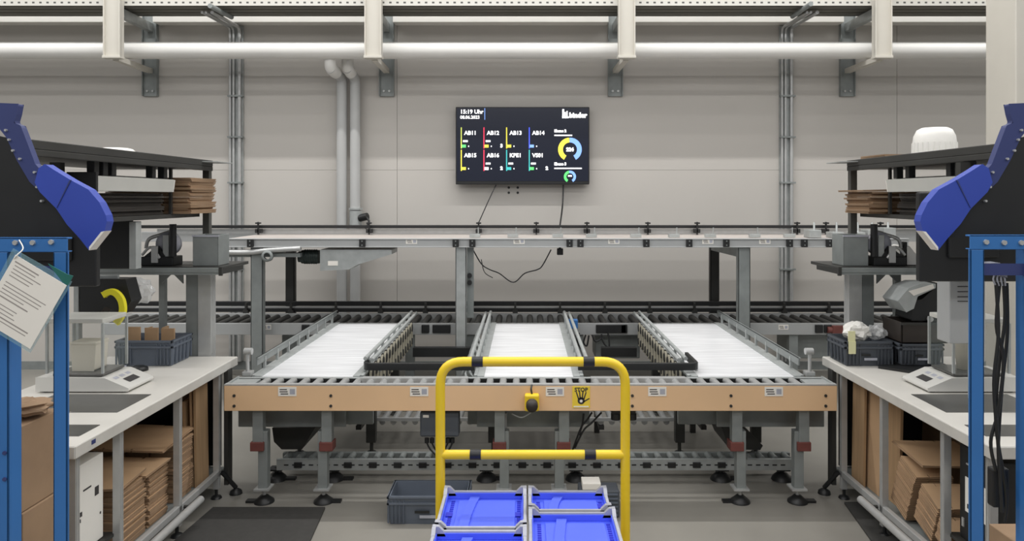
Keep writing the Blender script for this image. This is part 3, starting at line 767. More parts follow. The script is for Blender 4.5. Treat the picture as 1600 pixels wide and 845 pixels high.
# ------------------------------------------------------------------ packing benches
LEGY = [3.2, 3.55, 4.16, 4.69]
def bench(s, a0, lb):
    # s = -1 left, +1 right; a0 = aisle edge distance from centre
    def B(m, a, b, *r): m.box(s*a, s*b, *r)
    Yn, Yf = 3.13, 4.9
    t = thing('packing_bench', lb, 'bench', (s*(a0+.4), 4.0, 0))
    D = a0+.85
    m = MB(); B(m, a0, D, Yn, Yf, .822, .85); m.build('worktop', 'top', t, .004)
    m = MB(); B(m, a0-.003, a0+.03, Yn, Yf, .795, .847); B(m, a0, D, Yf-.03, Yf+.003, .795, .847); B(m, a0, D, Yn-.003, Yn+.02, .795, .847); m.build('worktop_edge', 'edge', t, .003)
    if s < 0:
        m = MB(); B(m, a0-.0045, a0-.003, 3.245, 3.275, .818, .836); m.build('edge_label', 'navy', t)
    for y in LEGY:
        m = MB(); aa = a0+.03
        B(m, aa, aa+.036, y-.016, y+.016, .06, .82)
        for q in (-.008, .008): B(m, aa-.002, aa, y+q-.002, y+q+.002, .06, .82)
        lg = m.build('leg', 'alu', t, .003)
        m = MB(); x = s*(aa+.022); m.cyl((x, y, .012), (x, y, .06), .01, 8); m.lathe([(.035, 0), (.03, .012), (.012, .02), (0, .02)], (x, y, 0), 14); m.build('foot', 'black', lg)
    for y in (3.2, 4.69):
        m = MB(); B(m, D-.08, D-.035, y-.022, y+.022, 0, .82); m.build('leg', 'alu', t, .003)
    m = MB(); B(m, a0-.01, a0+.016, 4.72, 4.79, .07, .80); m.build('side_post', 'dark', t)
    m = MB(); B(m, a0+.03, a0+.06, Yn+.05, 4.72, .135, .175); m.build('floor_rail', 'alu', t, .004)
    m = MB(); x = s*(a0-.02); m.cyl((x, 3.2, .15), (x, 4.3, .15), .022, 14); m.build('foot_tube', 'alu', t)
    for y in (3.3, 4.2):
        m = MB(); m.cyl((x, y, .15), (s*(a0+.035), y, .15), .01, 8); m.build('tube_bracket', 'dark', t)
    if 0: m.build('tube_bracket', 'dark', t)
    m = MB(); m.cyl((s*(a0+.02), 4.70, .16), (s*(a0-.045), 4.76, .04), .014, 10); m.lathe([(.04, 0), (.036, .02), (.014, .035), (0, .04)], (s*(a0-.045), 4.76, 0), 14); m.build('stabiliser', 'black', t)
    m = MB(); B(m, a0+.06, D-.03, 3.55, Yf-.05, .125, .14); m.build('bottom_shelf', 'galvd', t)
    m = MB(); B(m, a0+.06, D-.03, 3.16, 3.55, .285, .30); m.build('lower_shelf', 'dark', t)
    m = MB(); B(m, D-.035, D-.02, Yn, Yf, .13, .80); m.build('back_panel', 'black', t)
    m = MB(); B(m, a0+.09, D-.04, Yf-.045, Yf-.035, .145, .80); m.build('end_panel', 'black', t)
    # uprights
    m = MB(); B(m, a0+.18, a0+.265, 4.91, 4.99, .0, 1.43)
    for q in (-.012, .012): B(m, a0+.178, a0+.18, 4.95+q-.003, 4.95+q+.003, .86, 1.43)
    m.build('upright', 'alu', t, .003)
    m = MB(); B(m, a0+.27, a0+.35, 4.92, 4.99, .0, 1.43); m.build('upright', 'galvd', t, .003)
    m = MB(); B(m, a0+.225, a0+.27, 4.99, 5.035, .0, 2.1); m.build('tall_upright', 'shelf', t, .003)
    m = MB(); B(m, a0+.49, a0+.53, 4.92, 4.96, .85, 1.43); m.build('upright', 'galvd', t, .003)
    m = MB(); B(m, D-.06, D-.02, 3.3, 3.34, .85, 2.1); m.build('tall_upright', 'shelf', t, .003)
    # cross shelf
    m = MB(); B(m, a0+.03, D+.02, 4.74, 5.18, 1.435, 1.455); m.build('cross_shelf', 'dark', t, .002)
    m = MB(); B(m, a0+.05, D+.02, 4.725, 4.74, 1.42, 1.45); B(m, a0+.05, D+.02, 4.73, 4.75, 1.405, 1.42); m.build('shelf_edge', 'galvd', t, .002)
    m = MB(); P = [(s*(a0+.03), 4.72, 1.455), (s*(a0+.05), 4.72, 1.455), (s*(a0+.05), 4.72, 1.40), (s*(a0+.03), 4.72, 1.40)]; m.prism(P, (0, .02, 0)); P = [(s*(a0+.03), 4.74, 1.45), (s*(a0-.02), 4.95, 1.45), (s*(a0-.02), 4.95, 1.42), (s*(a0+.03), 4.74, 1.41)]
    m.prism(P, (s*.012, 0, 0)); m.build('shelf_end_cap', 'dark', t)
    for q in (.36, .50):
        m = MB(); d = 1 if q < .4 else -1
        m.prism([(s*(a0+q), 4.9, 1.43), (s*(a0+q+d*.0), 4.9, 1.33), (s*(a0+q+.10*d), 4.9, 1.43)], (0, .012, 0)); m.build('gusset', 'galvd', t)
    # top shelf
    m = MB(); B(m, a0+.2, D+.05, 3.1, 4.97, 2.085, 2.125); m.build('top_shelf', 'shelf', t, .004)
    m = MB(); B(m, a0+.19, a0+.215, 3.1, 4.97, 2.075, 2.105); B(m, a0+.19, a0+.2, 3.1, 4.97, 2.105, 2.145); m.build('shelf_front_rail', 'dark', t, .004)
    m = MB(); B(m, a0+.09, D, 4.8, 5.06, 2.128, 2.133); m.build('thin_sheet', 'galv', t)
    m = MB(); B(m, a0+.28, D, 3.74, 4.97, 1.782, 1.795); B(m, a0+.28, a0+.30, 3.74, 4.97, 1.77, 1.782); m.build('carton_shelf', 'dark', t)
    for y, q in ((4.57, a0+.28), (3.8, D-.025)):
        m = MB(); B(m, q, q+.015, y, y+.02, 1.79, 2.09); m.build('shelf_hanger', 'dark', t)
    # inset steel plates
    m = MB(); B(m, a0+.09, a0+.6, 3.62, 3.95, .850, .853); m.build('inset_plate', 'plate', t, .001)
    m = MB(); B(m, a0+.06, a0+.5, 3.26, 3.42, .850, .853); m.build('inset_plate', 'plate', t, .001)
    # hanging work light
    w = thing('work_light', 'long grey light housing hung under the top shelf of the %s bench' % ('left' if s < 0 else 'right'), 'work light', (s*(a0+.25), 4.0, 1.93))
    y0, y1 = 3.69, 4.5
    m = MB(); m.prism([(s*(a0+.235), y0, 1.93), (s*(a0+.225), y0, 2.005), (s*(a0+.36), y0, 2.02), (s*(a0+.36), y0, 1.945)], (0, y1-y0, 0)); m.build('housing', 'lamp', w, .004)
    m = MB(); B(m, a0+.222, a0+.37, y0-.02, y0, 1.925, 2.025); m.build('black_end', 'black', w, .003)
    m = MB(); m.prism([(s*(a0+.237), y1, 1.932), (s*(a0+.227), y1, 2.003), (s*(a0+.355), y1, 2.018), (s*(a0+.355), y1, 1.947)], (0, .012, 0)); m.build('end_cap', 'paper', w)
    for y in (3.72, 3.80, 3.88, 4.30, 4.44):
        m = MB(); B(m, a0+.26, a0+.30, y, y+.045, 2.012, 2.082); m.build('clamp', 'black', w, .004)
    return t
bench(-1, 1.897, 'packing bench with white worktop on the left of the aisle')
bench(1, 1.965, 'packing bench with white worktop on the right of the aisle')

# ------------------------------------------------------------------ flattened cartons
def carton_mesh(wx, wy, th):
    m = MB(); x, y = wx/2, wy/2; n = .02
    P = [(-x, -y, 0), (-x*.3, -y, 0), (-x*.3, -y+n, 0), (-x*.27, -y+n, 0), (-x*.27, -y, 0), (x*.3, -y, 0), (x*.3, -y+n, 0), (x*.34, -y+n, 0), (x*.34, -y, 0), (x, -y, 0),
         (x, y, 0), (x*.34, y, 0), (x*.34, y-n, 0), (x*.3, y-n, 0), (x*.3, y, 0), (-x*.3, y, 0), (-x*.3, y-n, 0), (-x*.34, y-n, 0), (-x*.34, y, 0), (-x, y, 0)]
    m.prism([Vector(p) for p in P], (0, 0, th*.45), 0, 1); 
    m.prism([Vector(p)+Vector((random.uniform(-.004, .004), random.uniform(-.004, .004), th*.5)) for p in P], (0, 0, th*.45), 0, 1)
    return m
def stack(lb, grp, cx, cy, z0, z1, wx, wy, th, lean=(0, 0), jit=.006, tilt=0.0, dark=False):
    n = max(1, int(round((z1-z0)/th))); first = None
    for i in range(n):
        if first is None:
            m = carton_mesh(wx, wy, th); first = m.build('flat_carton', ['card', 'card2'] if not dark else ['shadedcard', 'shadedcard']); tag(first, lb, 'carton', grp); o = first
        else:
            o = first.copy(); COL.objects.link(o)
        q = (i+.0)*th
        o.location = (cx+lean[0]*q+random.uniform(-jit, jit), cy+lean[1]*q+(random.uniform(-jit, jit) if not tilt else 0), z0+q*math.cos(tilt)+.0)
        o.rotation_euler = (tilt, 0, random.uniform(-.012, .012))
    return o
def single(lb, cx, cy, z, wx, wy, th, rot, grp=None):
    m = carton_mesh(wx, wy, th); o = tag(m.build('flat_carton', ['card', 'card2']), lb, 'carton', grp); o.location = (cx, cy, z); o.rotation_euler = rot; return o
a = -1.897
stack('flat carton in the nearest floor stack under the left bench', 'near carton stack under the left bench', a-0.320, 3.79, .142, .44, .44, .23, .0135)
stack('flat carton in the second floor stack under the left bench', 'second carton stack under the left bench', a-0.305, 4.04, .142, .41, .41, .2, .0135)
stack('flat carton in the third floor stack under the left bench', 'third carton stack under the left bench', a-0.330, 4.37, .142, .475, .45, .20, .0135)
single('wide flat carton lying on top of the nearest left stack', a-.33, 3.76, .462, .48, .27, .012, (.03, 0, .06))
single('flat carton with notched end on top of the second left stack', a-.29, 4.01, .437, .43, .24, .012, (.05, .0, -.05))
single('large flat carton bridging the rear stacks under the left bench', a-.36, 4.29, .505, .52, .42, .012, (.02, .04, .03))
# upright boards left
for k, (aa, y0, y1, z1, mt) in enumerate(((.085, 4.50, 4.655, .76, 'wood'), (.11, 4.38, 4.62, .70, 'card'), (.135, 4.22, 4.5, .62, 'wood'), (.16, 4.25, 4.64, .78, 'card2'))):
    pass
def upright(lb, x0, x1, y0, y1, z0, z1, lean, mt):
    m = MB(); s = 1 if x1 > 0 else -1
    m.prism([(x0, y0, z0), (x1, y0, z0), (x1+lean, y0, z1), (x0+lean, y0, z1)], (0, y1-y0, 0)); return tag(m.build('cardboard_sheet', mt), lb, 'cardboard')
G3 = None
upright('tallest upright cardboard sheet at the far end under the left bench', a-.10, a-.086, 4.49, 4.66, .142, .78, -.01, 'wood')
upright('upright cardboard sheet standing second from the left far leg', a-.125, a-.11, 4.505, 4.66, .142, .74, -.015, 'card')
upright('short upright cardboard sheet beside the large left carton stack', a-.165, a-.15, 4.50, 4.66, .142, .66, -.015, 'wood')
upright('rearmost upright cardboard sheet under the left bench', a-.21, a-.195, 4.49, 4.67, .142, .80, -.02, 'card2')
b = 1.965
upright('tall upright cardboard sheet at the far end under the right bench', b+.086, b+.10, 4.50, 4.66, .142, .79, .01, 'wood')
upright('second upright cardboard sheet under the right bench, wood-streaked', b+.115, b+.13, 4.36, 4.66, .142, .76, .015, 'card')
upright('third upright cardboard sheet under the right bench', b+.15, b+.165, 4.20, 4.66, .142, .79, .015, 'wood')
upright('rearmost broad upright cardboard sheet under the right bench', b+.52, b+.535, 3.6, 4.66, .142, .78, .02, 'card2')
stack('flat carton in the farther leaning stack under the right bench', 'farther leaning cartons under the right bench', b+.19, 4.09, .185, .47, .2, .17, .0125, (.0, -.36), .004, .35)
stack('flat carton in the nearer leaning stack under the right bench', 'nearer leaning cartons under the right bench', b+.19, 3.84, .185, .40, .2, .18, .0125, (.0, -.36), .004, .35)
stack('flat carton in the low leaning stack nearest the black computer case', 'lowest leaning cartons under the right bench', b+.19, 3.675, .18, .31, .2, .10, .0125, (.0, -.36), .004, .35)
single('large flat carton resting on the leaning stacks under the right bench', b+.28, 4.02, .505, .36, .3, .012, (.12, .03, .05))
# cartons on the upper carton shelves
stack('flat carton at the far end of the left upper shelf', 'flat cartons on the left upper shelf, far stack', a-.44, 4.79, 1.797, 2.02, .52, .36, .0125, (0, 0), .012)
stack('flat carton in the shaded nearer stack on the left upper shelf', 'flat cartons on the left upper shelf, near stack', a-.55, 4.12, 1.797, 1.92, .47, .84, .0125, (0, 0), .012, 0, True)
stack('flat carton at the far end of the right upper shelf', 'flat cartons on the right upper shelf, far stack', b+.46, 4.785, 1.797, 1.93, .56, .34, .0125, (0, 0), .014)
single('topmost flat carton of the right upper shelf, sticking out furthest', b+.44, 4.785, 1.94, .62, .35, .012, (0, -.02, .02))
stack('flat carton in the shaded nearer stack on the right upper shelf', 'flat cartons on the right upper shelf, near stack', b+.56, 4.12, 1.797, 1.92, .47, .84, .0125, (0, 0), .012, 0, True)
single('flat brown carton lying on top of the right top shelf', b+.42, 4.72, 2.148, .36, .3, .018, (0, 0, .05))

# ------------------------------------------------------------------ things under the benches
t = thing('white_carton', 'white box with small black marks under the left bench', 'box', (a-.24, 3.4, .3))
m = MB(); m.box(a-.42, a-.09, 3.27, 3.50, .302, .70); m.build('housing', 'white', t, .004)
m = MB()
x = a-.09
m.box(x, x+.002, 3.43, 3.46, .52, .56); m.box(x, x+.002, 3.34, 3.40, .575, .582); m.box(x, x+.002, 3.29, 3.33, .47, .49); m.box(x, x+.002, 3.29, 3.32, .445, .46); m.box(x, x+.002, 3.47, 3.478, .42, .43)
m.build('printed_marks', 'ink', t)
t = thing('computer_case', 'black computer case with a white label under the right bench', 'computer', (b+.3, 3.4, .3))
m = MB(); m.box(b+.09, b+.28, 3.24, 3.51, .302, .74); m.build('case', 'black', t, .006)
m = MB(); m.box(b+.087, b+.09, 3.26, 3.46, .44, .60); m.build('label_sheet', 'white', t)
m = MB(); m.box(b+.085, b+.09, 3.42, 3.45, .66, .667); m.box(b+.085, b+.09, 3.47, 3.485, .36, .40); m.box(b+.084, b+.087, 3.43, 3.44, .46, .48, 1); m.build('button', ['alu', 'ink'], t)

# ------------------------------------------------------------------ bench-top things, left
t = grey_crate('plastic_crate', 'grey plastic crate with brown inserts on the left worktop', ax(181, 4.62), ax(272, 4.62), 4.60, 4.88, .851, 1.01, 'crate', None, None, False)
m = MB()
lbs = ['brown cardboard insert upright in the left crate, nearest the wall side', 'brown cardboard insert upright in the left crate, middle', 'brown cardboard insert upright in the left crate, aisle side']
for k, px in enumerate((216, 240, 262)):
    c = ax(px, 4.72); m = MB(); m.box(c-.042, c+.042, 4.66+k*.03, 4.672+k*.03, .87, 1.085-.01*k); m.box(c-.042, c-.03, 4.672+k*.03, 4.74+k*.03, .87, 1.07)
    tag(m.build('cardboard_insert', 'card'), lbs[k], 'cardboard')
m = MB(); c = at(224, 570, 4.55); m.lathe([(.0, .03), (.03, .028), (.05, .018), (.052, .0), (0, 0)], (c.x, 4.50, .8505), 18)
tag(m.build('black_puck', 'black'), 'round black puck on the left worktop before the crate', 'puck')
m = MB(); c = ax(193, 4.5); m.box(c-.06, c+.05, 4.42, 4.52, .8505, .872); m.cyl((c-.02, 4.47, .872), (c-.02, 4.47, .885), .014, 10, mi=1); m.cyl((c+.02, 4.47, .872), (c+.02, 4.47, .885), .014, 10, mi=1)
tag(m.build('small_device', ['black', 'rim'], None, .006), 'flat black device with two knobs on the left worktop', 'device')

def scale(s, xe, lb, cup_lb):
    # xe: aisle-side tip x (absolute), body extends away from the aisle
    def X(d): return s*(abs(xe)+d)
    t = thing('bench_scale', lb, 'scale', (X(.25), 4.12, .85))
    m = MB(); P = [(X(0), 3.98, .858), (X(.0), 3.98, .875), (X(.13), 3.98, .93), (X(.50), 3.98, .935), (X(.50), 3.98, .858)]
    m.prism([Vector(p) for p in P], (0, .27, 0)); m.build('body', 'offwhite', t, .008)
    for d in (.04, .46):
        for y in (4.01, 4.22): m = MB(); m.cyl((X(d), y, .8505), (X(d), y, .86), .014, 10); m.build('rubber_foot', 'black', t)
    ang = math.atan2(.055, .13)
    m = MB(); 
    for (d0, d1, y0, y1, mi) in ((.035, .075, 4.06, 4.17, 0), (.09, .11, 4.02, 4.06, 1), (.09, .11, 4.08, 4.12, 1), (.09, .11, 4.14, 4.18, 1)):
        z = lambda d: .876+d*.055/.13
        m.add([(X(d0), y0, z(d0)), (X(d1), y0, z(d1)), (X(d1), y1, z(d1)), (X(d0), y1, z(d0))], [(0, 1, 2, 3) if s > 0 else (3, 2, 1, 0)], mi)
    m.build('display', ['ink', 'rim'], t)
    m = MB(); m.box(X(.15), X(.42), 4.0, 4.22, .936, .95); m.build('pan', 'plate', t, .003)
    # draught shield
    x0, x1, y0, y1, z0, z1 = X(.15), X(.45), 4.0, 4.24, .95, 1.22
    for x in (x0, x1):
        for y in (y0, y1): m = MB(); m.box(x-.006, x+.006, y-.006, y+.006, z0, z1); m.build('shield_post', 'galv', t)
    m = MB(); m.box(x0, x1, y0+.001, y0+.004, z0, z1); m.box(x0-.002, x0+.002, y0, y1, z0, z1); m.box(x1-.002, x1+.002, y0, y1, z0, z1); m.build('shield_glass', 'glass', t)
    m = MB(); m.box(x0, x1, y0, y1, z1, z1+.025); m.build('shield_top', 'lamp', t, .004)
    return t
scale(-1, ax(219, 4.1), 'white bench scale with glass shield on the left worktop', '')
scale(1, ax(1431, 4.1), 'white bench scale with glass shield on the right worktop', '')
t = thing('white_beaker', 'white tapered container inside the left scale shield', 'container', (ax(143, 4.12), 4.12, .95))
m = MB(); c = ax(143, 4.12); 
m.prism([(c-.065, 4.05, .951), (c+.055, 4.05, .951), (c+.065, 4.05, 1.105), (c-.075, 4.05, 1.105)], (0, .12, 0)); m.build('container_body', 'cream', t, .012)
m = MB(); m.box(c-.078, c+.068, 4.045, 4.175, 1.095, 1.11); m.build('container_rim', 'cream', t, .004)
t = thing('white_cup', 'white cup standing on the right scale', 'cup', (ax(1504, 4.12), 4.12, .95))
m = MB(); c = ax(1506, 4.12); m.lathe([(0, 0), (.04, 0), (.055, .155), (.06, .158), (.06, .165), (.05, .165), (.037, .01), (0, .01)], (c, 4.11, .951), 24); m.build('cup_body', 'cream', t)
m = MB(); m.lathe([(.061, .15), (.064, .156), (.061, .163)], (c, 4.11, .951), 24); m.build('cup_lip', 'white', t)

# monitors and handheld gear
def monitor(lb, px0, px1, py0, py1, Y, yaw, armtop, mt='black'):
    p0, p1 = at(px0, py1, Y), at(px1, py0, Y)
    t = thing('monitor', lb, 'monitor', ((p0.x+p1.x)/2, Y, p0.z))
    c = Vector(((p0.x+p1.x)/2, Y, (p0.z+p1.z)/2))
    m = MB(); m.box(p0.x, p1.x, Y, Y+.04, p0.z, p1.z); m.rot(yaw, 'Z', c); m.build('housing', mt, t, .008)
    m = MB(); m.box(c.x-.12, c.x+.12, Y-.02, Y, c.z-.1, c.z+.1); m.rot(yaw, 'Z', c); m.build('rear_cover', mt, t, .008)
    m = MB(); m.box(p0.x+.02, p1.x-.02, Y+.04, Y+.043, p0.z+.03, p1.z-.02); m.rot(yaw, 'Z', c); m.build('screen', 'screen', t)
    m = MB(); m.box(c.x-.025, c.x+.025, Y+.05, Y+.09, c.z-.05, armtop); m.rot(yaw, 'Z', c); m.build('mount_arm', 'dark', t)
    return t
monitor('large black monitor behind the left blue chute', 0, 150, 302, 448, 3.56, 0, 2.07)
monitor('large black monitor behind the right blue chute', 1437, 1600, 300, 440, 3.56, 0, 2.07)
t = thing('small_terminal', 'dark screen with a silver edge beside the left chute', 'terminal', (ax(190, 4.2), 4.2, 1.46))
m = MB(); m.box(ax(150, 4.2), ax(203, 4.2), 4.2, 4.24, az(420, 4.2), az(342, 4.2)); m.build('housing', 'black', t, .005)
m = MB(); m.box(ax(203, 4.2), ax(214, 4.2), 4.19, 4.25, az(420, 4.2), az(346, 4.2)); m.build('silver_edge', 'galv', t, .003)
m = MB(); c = ax(180, 4.2); m.box(c-.03, c-.01, 4.2, 4.23, az(342, 4.2), 1.768); m.box(c+.02, c+.04, 4.2, 4.23, az(342, 4.2), 1.768); m.build('hanger', 'black', t)

# hand tool with yellow strap and film
t = thing('hand_dispenser', 'black hand tool with a curved yellow strap above the left scale', 'tool', at(160, 500, 4.3))
m = MB(); m.prism([at(p, q, 4.35) for p, q in ((125, 436), (196, 436), (205, 470), (190, 492), (165, 478), (150, 495), (125, 497))], (0, .12, 0)); m.build('tool_body', 'black', t, .01)
m = MB(); P = spline([at(p, q, 4.28) for p, q in ((160, 461), (170, 456), (180, 459), (188, 470), (190, 485), (186, 497), (180, 505))], 5)
vs = []; fs = []
for i, p in enumerate(P):
    d = (P[min(i+1, len(P)-1)]-P[max(i-1, 0)]).normalized(); nn = Vector((-d.z, 0, d.x))*.017
    vs += [p-nn, p+nn, p+nn+Vector((0, .03, 0)), p-nn+Vector((0, .03, 0))]
for i in range(len(P)-1):
    for k in range(4): fs.append((4*i+k, 4*i+(k+1) % 4, 4*i+4+(k+1) % 4, 4*i+4+k))
fs += [(0, 1, 2, 3), (4*len(P)-1, 4*len(P)-2, 4*len(P)-3, 4*len(P)-4)]
m.add(vs, fs); m.build('yellow_strap', 'strapy', t, .002)
m = MB(); c = at(128, 436, 4.36); m.box(c.x-.05, c.x-.02, 4.36, 4.4, .95, 1.44); m.box(c.x-.05, c.x+.2, 4.38, 4.4, 1.40, 1.44); m.build('stand', 'galv', t, .003)

def crumple(name, lb, cat, c, rx, ry, rz, mt, seed, sub=3):
    import bmesh
    rnd = random.Random(seed); bm = bmesh.new(); bmesh.ops.create_icosphere(bm, subdivisions=sub, radius=1)
    from mathutils import noise
    for v in bm.verts:
        k = 1+.38*noise.noise(v.co*2.2+Vector((seed, 0, 0)))+.14*noise.noise(v.co*6+Vector((0, seed, 0)))
        v.co = Vector((v.co.x*rx*k, v.co.y*ry*k, max(v.co.z, -.8)*rz*k))
    me = bpy.data.meshes.new(name); bm.to_mesh(me); bm.free(); me.materials.append(M[mt])
    o = bpy.data.objects.new(name, me); COL.objects.link(o); o.location = c; tag(o, lb, cat); return o
crumple('plastic_bag', 'crumpled clear film bag hanging beside the yellow strap', 'bag', at(213, 456, 4.58), .10, .07, .085, 'foil', 3)
crumple('plastic_bag', 'crumpled clear bag in the taped right crate', 'bag', at(1370, 519, 4.74), .05, .06, .05, 'foil', 8)
crumple('white_bag', 'bright white bag inside the taped right crate', 'bag', at(1338, 519, 4.70), .085, .05, .065, 'white', 5)

# cross shelf things, left
def dispenser(lb, cx, s, col='black'):
    y = 4.86; z = 1.4555
    t = thing('tape_dispenser', lb, 'dispenser', (cx, y, z))
    m = MB(); m.box(cx-.105, cx+.105, y-.06, y+.08, z, z+.06); m.prism([(cx-s*.10, y-.05, z+.05), (cx-s*.0, y-.05, z+.13), (cx+s*.05, y-.05, z+.06)], (0, .1, 0)); m.build('base', col, t, .006)
    m = MB(); m.lathe([(.03, -.025), (.075, -.025), (.075, .025), (.03, .025), (.03, -.025)], (cx+s*.05, y, z+.14), 28, 0, 'y'); m.build('tape_roll', 'rim', t)
    m = MB(); m.box(cx+s*.03, cx+s*.07, y-.045, y-.03, z+.04, z+.2); m.box(cx+s*.03, cx+s*.07, y+.03, y+.045, z+.04, z+.2); m.build('side_plate', 'galv', t, .003)
    m = MB(); m.tube(spline([(cx-s*.10, y, z+.11), (cx-s*.08, y, z+.17), (cx, y, z+.2), (cx+s*.06, y, z+.22)]), .012, 8); m.build('lever', 'alu', t)
    m = MB(); m.tube(spline([(cx-s*.10, y-.05, z+.07), (cx-s*.04, y-.055, z+.12), (cx+s*.02, y-.06, z+.05)]), .009, 8); m.build('guard', 'alu', t)
    m = MB(); m.box(cx-s*.03, cx+s*.012, y-.075, y-.062, z+.02, z+.13); m.build('cutter_plate', 'alu', t, .003)
    m = MB(); m.cyl((cx+s*.1, y-.05, z+.06), (cx+s*.1, y-.05, z+.27), .022, 12); m.build('knob_post', 'black', t)
    return t
dispenser('tape dispenser with a grey roll on the left cross shelf', ax(252, 4.86), 1)
dispenser('tape dispenser with a grey roll on the right cross shelf', ax(1384, 4.86), -1)
def shelf_bin(lb, px0, px1):
    y0 = 4.80; t = thing('shelf_bin', lb, 'bin', (ax((px0+px1)/2, y0), 4.9, 1.455)); xa, xb = ax(px0, y0), ax(px1, y0); z = 1.4555; h = .2
    m = MB(); w = .006
    m.box(xa, xb, y0, y0+.18, z, z+w); m.box(xa, xb, y0, y0+w, z, z+h); m.box(xa, xb, y0+.18-w, y0+.18, z, z+h); m.box(xa, xa+w, y0, y0+.18, z, z+h); m.box(xb-w, xb, y0, y0+.18, z, z+h); m.build('bin_body', 'galvd', t, .004)
    m = MB(); m.box(xa+.03, xb-.03, y0+.03, y0+.15, z+w, z+.17); m.build('bin_filling', 'galvd', t, .006)
    m = MB(); m.box(xa-.004, xb+.004, y0-.004, y0+.004, z+h-.012, z+h); m.build('bin_rim', 'rim', t)
shelf_bin('grey bin at the aisle end of the left cross shelf', 301, 341)
shelf_bin('grey bin at the aisle end of the right cross shelf', 1318, 1357)
t = thing('sloped_tray', 'pale sloped tray on the right cross shelf by the monitor', 'tray', at(1420, 420, 4.86))
m = MB(); m.prism([at(p, q, 4.84) for p, q in ((1416, 386), (1421, 384), (1440, 408), (1440, 413.5), (1414, 413.5))], (0, .2, 0)); m.build('tray_body', 'pipe', t, .004)
m = MB(); m.box(ax(1413, 4.84), ax(1418, 4.84), 4.84, 4.9, 1.4555, az(378, 4.84)); m.build('tray_stand', 'black', t, .004)

# top shelf tubs
def tub(lb, cx, cy, z, r, h):
    t = thing('ribbed_tub', lb, 'tub', (cx, cy, z))
    m = MB(); m.lathe([(r*1.02, 0), (r*1.0, h*.45), (r*.95, h*.72), (r*.80, h*.93), (r*.6, h), (0, h)], (cx, cy, z), 36); m.build('tub_body', 'white', t)
    m = MB()
    for k in range(24):
        an = 2*math.pi*k/24; m.cyl((cx+r*1.015*math.cos(an), cy+r*1.015*math.sin(an), z), (cx+r*.995*math.cos(an), cy+r*.995*math.sin(an), z+h*.5), .004, 6)
    m.build('tub_ribs', 'white', t)
    m = MB(); m.lathe([(r*1.05, 0), (r*1.05, .012), (r*1.0, .014)], (cx, cy, z), 36); m.build('tub_rim', 'white', t)
tub('white ribbed tub upside down on the right top shelf', ax(1460, 4.25), 4.25, 2.126, 31*4.25/F, .17)
tub('white ribbed tub mostly hidden on the left top shelf', ax(262, 5.0)-.1, 4.55, 2.126, .115, .075)

# ------------------------------------------------------------------ bench-top things, right
grey_crate('plastic_crate', 'taped grey plastic crate at the far end of the right worktop', ax(1318, 4.62), ax(1395, 4.62), 4.60, 4.88, .851, 1.005, 'crated')
m = MB(); c = ax(1331, 4.6); m.box(c-.022, c+.022, 4.593, 4.598, .93, 1.006); m.box(c-.022, c+.022, 4.6, 4.605, 1.006, 1.07); m.box(c-.022, c+.022, 4.594, 4.604, 1.0055, 1.0075); tag(m.build('tape_strip', 'tape'), 'pale tape strip over the rim of the right crate', 'tape')
grey_crate('plastic_crate', 'dark grey crate beneath the dark bin on the right worktop', ax(1407, 4.55), ax(1476, 4.55), 4.55, 4.82, .868, 1.0, 'crated')
t = thing('dark_bin', 'dark open bin stacked on the dark grey right crate', 'bin', (ax(1436, 4.6), 4.65, 1.0))
m = MB(); xa, xb = ax(1406, 4.58), ax(1478, 4.58); y0, y1, z0, z1 = 4.56, 4.80, 1.002, 1.13
for bx_ in ((xa, xb, y0, y0+.01, z0, z1), (xa, xb, y1-.01, y1, z0, z1), (xa, xa+.01, y0, y1, z0, z1), (xb-.01, xb, y0, y1, z0, z1), (xa, xb, y0, y1, z0, z0+.01)): m.box(*bx_)
m.build('bin_body', 'brownbin', t, .003)
m = MB(); m.box(xa-.006, xb+.006, y0-.006, y0+.004, z1-.015, z1); m.box(xa-.006, xb+.006, y1-.004, y1+.006, z1-.015, z1); m.build('bin_rim', 'dark', t)
t = thing('tray_mat', 'thin black tray lying under the dark right crate', 'tray', (ax(1420, 4.5), 4.5, .85))
m = MB(); P = [(ax(1372, 4.55), 4.55, .851), (ax(1440, 4.38), 4.38, .851), (ax(1492, 4.5), 4.5, .851), (ax(1492, 4.5), 4.85, .851), (2.302, 4.85, .851), (2.302, 4.59, .851), (ax(1374, 4.59), 4.59, .851)]; m.prism([Vector(p) for p in P], (0, 0, .015)); m.build('tray_body', 'black', t, .003)
t = thing('label_printer', 'black label printer with a raised silver cover by the right monitor', 'printer', at(1440, 502, 4.6))
m = MB(); m.prism([at(p, q, 4.58) for p, q in ((1424, 501), (1474, 501), (1490, 470), (1470, 442), (1440, 468), (1426, 470))], (0, .2, 0)); m.build('printer_body', 'black', t, .008)
m = MB(); m.prism([at(p, q, 4.565) for p, q in ((1403, 470), (1420, 450), (1440, 443), (1462, 443), (1462, 450), (1434, 463), (1428, 482), (1416, 488))], (0, .2, 0)); m.build('printer_cover', 'galv', t, .006)
m = MB(); m.prism([at(p, q, 4.56) for p, q in ((1420, 455), (1458, 444), (1460, 450), (1428, 462))], (0, .01, 0)); m.build('printed_label', 'paper', t)
m = MB(); c = at(1452, 498, 4.575); m.cyl(c, c-Vector((0, .02, 0)), .016, 12); m.build('feed_knob', 'alu', t)
t = thing('control_cabinet', 'small grey control cabinet with printed lines left of the right frame post', 'cabinet', at(1502, 540, 3.75))
m = MB(); m.box(ax(1484, 3.75), ax(1540, 3.75), 3.75, 3.87, az(537, 3.75), az(430, 3.75)); m.build('cabinet_body', 'beampaint', t, .006)
m = MB()
